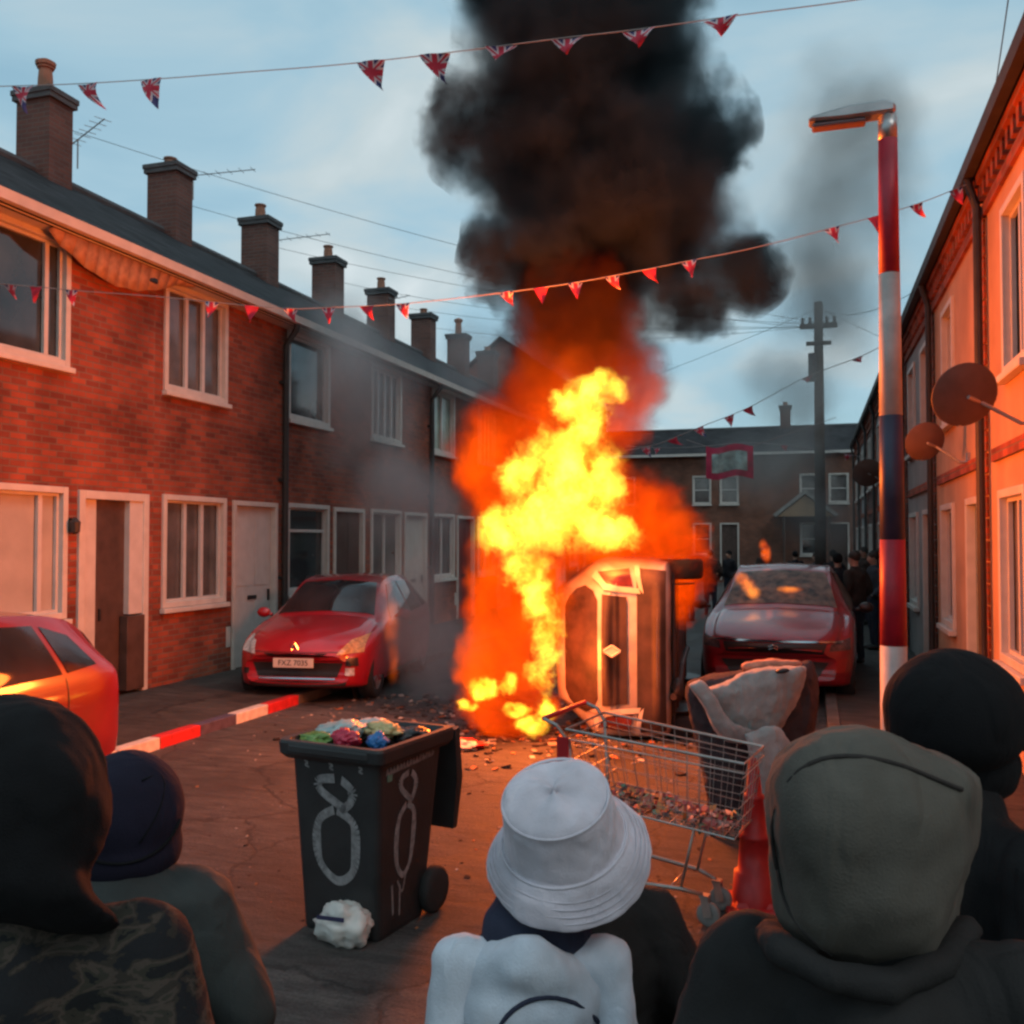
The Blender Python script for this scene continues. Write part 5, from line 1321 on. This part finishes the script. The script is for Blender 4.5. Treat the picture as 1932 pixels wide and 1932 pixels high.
# crowd far up the street
cols = [fabric('dark coat', (.02,.02,.024)), fabric('brown coat', (.05,.035,.03)), fabric('slate coat', (.05,.055,.065))]
gs = [(1580,16,.0,1.72),(1612,15,.9,1.78),(1648,17,1.8,1.75),(1572,21,.5,1.8),(1630,22,2.,1.7),(1540,24,1.2,1.74),(1500,27,.4,1.76),(1340,26,.2,1.75),(1300,24,1.,1.8),(1375,29,2.4,1.7),(1440,30,.6,1.76),(1660,24,.6,1.76)]
desc = ['dark coated bystander nearest behind the right wing of the tall red car','bystander in a brown coat just left of the striped lamp post','bystander in a slate coat close beside the striped lamp post','tall bystander in a dark coat further up the right pavement','bystander in a brown coat further up, left of the lamp post',
 'bystander beyond the timber pole in a slate coat','bystander in dark clothes standing far off behind the red car roof','bystander in brown seen far off between the fire and the red car','bystander in slate at the far edge of the flames','small far bystander in dark clothes left of the red car roof flame','small far bystander in brown clothes above the red car roof','far bystander against the right hand houses in slate']
protos = []
for i, (u, d, rz, H) in enumerate(gs):
    p = polar(d, u)
    onp = p.x > KR
    if i < 3:
        t, S, Hd = person(desc[i], p + Vector((0,0,.1 if onp else 0)), rz, H, cols[i], vox=.03, lod=True, group='bystanders far up the street')
        m = MB(); m.ell(Hd((0,-.012,.035)), (.086,.104,.10), sub=2); m.build('hair', HAIR if i else BLK, t, True)
        protos.append(t)
    else:
        c = copy_tree(protos[i % 3]); c.location = p + Vector((0,0,.1 if onp else 0)); c.rotation_euler = (0,0,rz); c['label'] = desc[i]
# ------------------------------------------------------------------ smoke, flames (volumes) and the fire's own light
def blobs_from(L):
    """(u, v, depth, ru px, rv px, rd metres) -> world centre and radii"""
    out = []
    for u, v, d, ru, rv, rd in L:
        out.append((on_d(u, v, d), Vector((ru/F*d, rd, rv/F*d))))
    return out
def vol_obj(name, L, label, cat, dens, color, warp=(.9,.6), inner=.55, outer=1.0, aniso=0., em=None, det=None, emcol=None, step=None, hull=1.12, parent=None, vox=.12, smin=.18, absn=None, zfade=None, wrough=.6, carve=0):
    B = blobs_from(L) if len(L[0]) == 6 else L
    base = Vector((B[0][0].x, B[0][0].y, min(c.z - r.z for c, r in B))); base.z = max(0, base.z)
    mb = MB()
    for c, r in B:
        mb.ell(c - base, tuple(r * hull), sub=3)
    o = mb.build(name, MATS['black plastic'], parent)
    bake(o, ('REMESH', dict(mode='VOXEL', voxel_size=vox)))
    o.location = base
    if parent is not None: o.location = base - parent.location
    for v in o.data.vertices:
        if v.co.z + base.z < .02: v.co.z = .02 - base.z
    if label: tag(o, label, cat, kind='stuff')
    m = bpy.data.materials.new(name); m.use_nodes = True; t = m.node_tree; t.nodes.clear(); N = t.nodes; Lk = t.links
    out = N.new('ShaderNodeOutputMaterial'); pv = N.new('ShaderNodeVolumePrincipled'); Lk.new(pv.outputs[0], out.inputs['Volume'])
    tcn = N.new('ShaderNodeTexCoord'); P = tcn.outputs['Object']
    if warp:
        no = N.new('ShaderNodeTexNoise'); no.inputs['Scale'].default_value = warp[0]; no.inputs['Detail'].default_value = 4; no.inputs['Roughness'].default_value = wrough; Lk.new(P, no.inputs['Vector'])
        a = N.new('ShaderNodeVectorMath'); a.operation = 'SUBTRACT'; Lk.new(no.outputs['Color'], a.inputs[0]); a.inputs[1].default_value = (.5,.5,.5)
        b = N.new('ShaderNodeVectorMath'); b.operation = 'MULTIPLY_ADD'; Lk.new(a.outputs[0], b.inputs[0]); b.inputs[1].default_value = (warp[1]*2,)*3; Lk.new(P, b.inputs[2])
        Q = b.outputs[0]
    else: Q = P
    cur = None
    for c, r in B:
        c = c - base
        v = N.new('ShaderNodeVectorMath'); v.operation = 'MULTIPLY_ADD'; Lk.new(Q, v.inputs[0]); v.inputs[1].default_value = (1/r.x,1/r.y,1/r.z); v.inputs[2].default_value = (-c.x/r.x,-c.y/r.y,-c.z/r.z)
        l = N.new('ShaderNodeVectorMath'); l.operation = 'LENGTH'; Lk.new(v.outputs[0], l.inputs[0])
        if cur is None: cur = l.outputs['Value']
        else:
            mn = N.new('ShaderNodeMath'); mn.operation = 'SMOOTH_MIN'; Lk.new(cur, mn.inputs[0]); Lk.new(l.outputs['Value'], mn.inputs[1]); mn.inputs[2].default_value = smin; cur = mn.outputs[0]
    mr = N.new('ShaderNodeMapRange'); mr.interpolation_type = 'SMOOTHSTEP'; Lk.new(cur, mr.inputs[0]); mr.inputs[1].default_value = inner; mr.inputs[2].default_value = outer; mr.inputs[3].default_value = 1; mr.inputs[4].default_value = 0
    fld = mr.outputs[0]
    def mul(a, b):
        n = N.new('ShaderNodeMath'); n.operation = 'MULTIPLY'
        for i, q in enumerate((a, b)):
            if isinstance(q, (int, float)): n.inputs[i].default_value = q
            else: Lk.new(q, n.inputs[i])
        return n.outputs[0]
    nf = None
    if det:
        n2 = N.new('ShaderNodeTexNoise'); n2.inputs['Scale'].default_value = det[0]; n2.inputs['Detail'].default_value = det[1]; n2.inputs['Distortion'].default_value = det[4] if len(det) > 4 else 0
        mp = N.new('ShaderNodeMapping'); mp.inputs['Scale'].default_value = (1,1,.7); Lk.new(Q, mp.inputs[0]); Lk.new(mp.outputs[0], n2.inputs['Vector'])
        m2 = N.new('ShaderNodeMapRange'); Lk.new(n2.outputs[0], m2.inputs[0]); m2.inputs[1].default_value = det[2]; m2.inputs[2].default_value = det[3]; m2.inputs[3].default_value = 0; m2.inputs[4].default_value = 1
        nf = m2.outputs[0]
    d0 = mul(fld, dens)
    if nf is not None and (em is None):
        m3 = N.new('ShaderNodeMath'); m3.operation = 'MULTIPLY_ADD'; Lk.new(nf, m3.inputs[0]); m3.inputs[1].default_value = .9; m3.inputs[2].default_value = .12
        d0 = mul(d0, m3.outputs[0])
    Lk.new(d0, pv.inputs['Density']); pv.inputs['Color'].default_value = (*color, 1); pv.inputs['Anisotropy'].default_value = aniso
    pv.inputs['Density Attribute'].default_value = ''
    pv.inputs['Temperature Attribute'].default_value = ''; pv.inputs['Blackbody Intensity'].default_value = 0
    if em:
        if carve:      # torn edges and gaps between the tongues
            cvn = N.new('ShaderNodeMath'); cvn.operation = 'MULTIPLY_ADD'; Lk.new(nf, cvn.inputs[0]); cvn.inputs[1].default_value = carve; Lk.new(fld, cvn.inputs[2])
            mc = N.new('ShaderNodeMapRange'); mc.interpolation_type = 'SMOOTHSTEP'; Lk.new(cvn.outputs[0], mc.inputs[0]); mc.inputs[1].default_value = .5 + carve*.25; mc.inputs[2].default_value = .95 + carve*.3
            fld2 = mul(mc.outputs[0], fld)
        else: fld2 = fld
        e = mul(fld2, em)
        if zfade: e = mul(e, fld)      # the rim is more soot than flame
        if zfade:      # flame and put-in smoke glow both dim with height
            sz = N.new('ShaderNodeSeparateXYZ'); Lk.new(Q, sz.inputs[0]); mz = N.new('ShaderNodeMapRange'); mz.interpolation_type = 'SMOOTHSTEP'; Lk.new(sz.outputs[2], mz.inputs[0])
            mz.inputs[1].default_value = zfade[0]; mz.inputs[2].default_value = zfade[1]; mz.inputs[3].default_value = 1; mz.inputs[4].default_value = zfade[2]; e = mul(e, mz.outputs[0])
        if nf is not None: 
            m3 = N.new('ShaderNodeMath'); m3.operation = 'MULTIPLY_ADD'; Lk.new(nf, m3.inputs[0]); m3.inputs[1].default_value = .92; m3.inputs[2].default_value = .08
            e = mul(e, m3.outputs[0])
        # emission in the volume is absolute, so it is not tied to the soot density
        Lk.new(e, pv.inputs['Emission Strength'])
        if emcol and len(emcol) == 2 and nf is not None:
            mx = N.new('ShaderNodeMix'); mx.data_type = 'RGBA'; Lk.new(nf, mx.inputs[0]); mx.inputs[6].default_value = (*emcol[0],1); mx.inputs[7].default_value = (*emcol[1],1); Lk.new(mx.outputs[2], pv.inputs['Emission Color'])
        else: pv.inputs['Emission Color'].default_value = (*emcol[0], 1)
    o.data.materials.clear(); o.data.materials.append(m)
    if step: m.cycles.volume_step_rate = step
    bb = [Vector(q) for q in o.bound_box]; dg = (bb[6]-bb[0]).length
    return o
D = 10.6
SMOKE = [(1085,655,D+.7,165,95,.5),(1085,570,D+.4,135,130,.6),(1150,430,D+.6,262,160,1.3),(1115,290,D+.6,262,150,1.3),(1100,130,D+.7,248,160,1.4),(1100,-40,D+.8,255,170,1.5),(1120,-230,D+1,300,200,1.8),(1150,-450,D+1.2,360,230,2.1),(1190,-700,D+1.5,420,260,2.4),
 (1300,545,D+.4,150,95,.8),(1400,520,D+.5,90,75,.6),(960,500,D+.6,95,90,.6),(860,240,D+.9,75,110,.6),(1340,250,D+.9,90,120,.6)]
vol_obj('smoke_column', SMOKE, 'thick black smoke column boiling up from the burning overturned car', 'smoke', 6.5, (.055,.075,.088), warp=(1.25,.70), inner=.62, outer=1.04, det=(1.7,4,.30,.58), wrough=.68, step=SMOKE_STEP if 'SMOKE_STEP' in globals() else .35)
FL_OUT = [(1080,560,D+.2,130,120,.6),(1080,640,D+.1,150,130,.6),(1100,740,D-.1,180,150,.7),(1000,850,D-.2,180,150,.7),(1050,960,D-.4,205,160,.8),(1180,1000,D-.4,150,120,.7),(1262,1070,D-.3,90,120,.55),(985,1130,D-.3,130,160,.6),(955,1250,D-.4,105,130,.55),(960,1340,D-.7,122,68,.5)]  # outer blobs: flame plus halo of bloom and lit smoke, put in as emission
fl = vol_obj('flames', FL_OUT, 'deep orange flames and smoke given its own fire glow wrapping the overturned car', 'flames', 3.2, (.012,.012,.012), warp=(2.0,.48), inner=.66, outer=1.0, em=5.0, det=(1.8,4,.25,.6), wrough=.66, zfade=(2.7,4.5,.09), emcol=((1,.025,.0),(1,.085,.0)), step=.3, vox=.08)
DC = 9.1
CORE = [(1055,965,DC,138,92,.38),(1075,870,DC,104,96,.34),(1115,930,DC,80,66,.3),(1098,800,DC+.1,55,75,.28),(1128,742,DC+.2,74,48,.25),(1072,756,DC+.2,42,52,.2),(955,1005,DC,72,62,.26),(1150,1005,DC+.05,86,40,.25),(985,900,DC+.05,58,50,.25),
 (995,1070,DC,56,56,.2),(1018,1130,DC,44,60,.18),(1034,1200,DC,36,64,.16),(1022,1280,DC,36,56,.16)]
vol_obj('hot_core', CORE, None, None, .1, (.1,.05,.02), warp=(3.0,.26), inner=.30, outer=1.1, em=11., det=(5.5,5,.34,.60,.7), emcol=((1,.20,.0),(1,.72,.06)), wrough=.78, step=.16, carve=.9, parent=fl, vox=.035, smin=.12)
LOW = [(915,1300,9.6,40,32,.2),(960,1290,9.7,26,34,.16),(1005,1368,9.0,44,26,.2),(1030,1340,9.1,26,36,.16),(975,1340,9.2,40,20,.2),(880,1330,9.4,30,14,.15)]
vol_obj('ground_fire', LOW, None, None, .1, (.3,.15,.05), warp=(5.,.10), inner=.4, outer=.95, em=18, det=(9,4,.36,.60,.6), emcol=((1,.18,.0),(1,.62,.04)), wrough=.78, carve=.9, step=.2, parent=fl, vox=.025, smin=.1)
# flame tongues licking the hatchback's wing, the tall car's roof and inside its windscreen
vol_obj('flames', [(738,1170,11.9,20,60,.15),(728,1110,12,12,30,.1),(742,1250,11.8,14,50,.12)], 'thin orange flame licking up the wing of the red hatchback', 'flames', .1, (.4,.2,.1), warp=(4,.10), inner=.2, outer=1., em=2.6, det=(5,2,.2,.6), emcol=((1,.07,0),(1,.16,.01)), step=.3, vox=.03)
vol_obj('flames', [(1445,1045,14.0,13,22,.1),(1440,1028,14.0,10,14,.08)], 'small orange flame on the roof of the tall red car', 'flames', .1, (.4,.2,.1), warp=(5,.05), inner=.3, outer=1., em=9, det=(7,2,.2,.6), emcol=((1,.05,0),(1,.14,.01)), step=.3, vox=.02)
vol_obj('flames', [(1400,1092,13.3,16,16,.08),(1410,1104,13.2,18,17,.08),(1422,1118,13.1,18,16,.08),(1490,1112,13.1,30,9,.08)], 'short orange flame at the smashed windscreen of the tall red car', 'flames', .1, (.4,.2,.1), warp=(6,.04), inner=.3, outer=1., em=11, det=(7,2,.2,.6), emcol=((1,.10,0),(1,.25,.02)), step=.3, vox=.02)
# thin drifting smoke
vol_obj('drifting_smoke', [(690,760,14.5,150,200,1.),(760,960,13.4,140,150,1.),(800,1130,12.6,110,140,.7),(840,1230,12,110,110,.7),(640,640,15.5,120,120,.9),(900,700,14,100,130,.8)], 'thin pale pinkish smoke drifting across the left terrace and the red hatchback', 'smoke', 1.7, (.97,.95,.94), warp=(.7,.6), inner=.0, outer=1., det=(1.1,2,.3,.65), step=.6, vox=.2)
vol_obj('drifting_smoke', [(1560,520,19,150,240,2.),(1620,330,20,150,160,2.),(1500,720,18,110,110,1.5),(1450,880,20,150,90,2.),(1610,230,21,150,170,2.),(1540,980,18.5,120,110,1.5)], 'thin grey smoke drifting behind the lamp post on the right', 'smoke', 1.2, (.60,.60,.59), warp=(.5,.9), inner=.0, outer=1., det=(.9,3,.35,.65), step=.6, vox=.3)

vol_obj('drifting_smoke', [(1570,430,23,240,400,2.5),(1450,760,23,190,170,2.)], 'broad faint grey veil of smoke in the sky behind the timber pole', 'smoke', .26, (.66,.66,.65), warp=(.3,1.3), inner=.0, outer=1., det=(.5,4,.3,.7), step=.8, vox=.4)

def fire_light(p, e, r, c=(1,.16,.022)):
    l = bpy.data.lights.new('fire_light', 'POINT'); l.energy = e; l.shadow_soft_size = r; l.color = c
    o = bpy.data.objects.new('fire_light', l); C.objects.link(o); o.location = p
fire_light(on_d(1050, 900, 9.3), FIRE_E * .70, .45)
fire_light(on_d(1085, 700, 9.6), FIRE_E * .12, .4)
fire_light(on_d(1000, 1270, 9.2), FIRE_E * .08, .25)
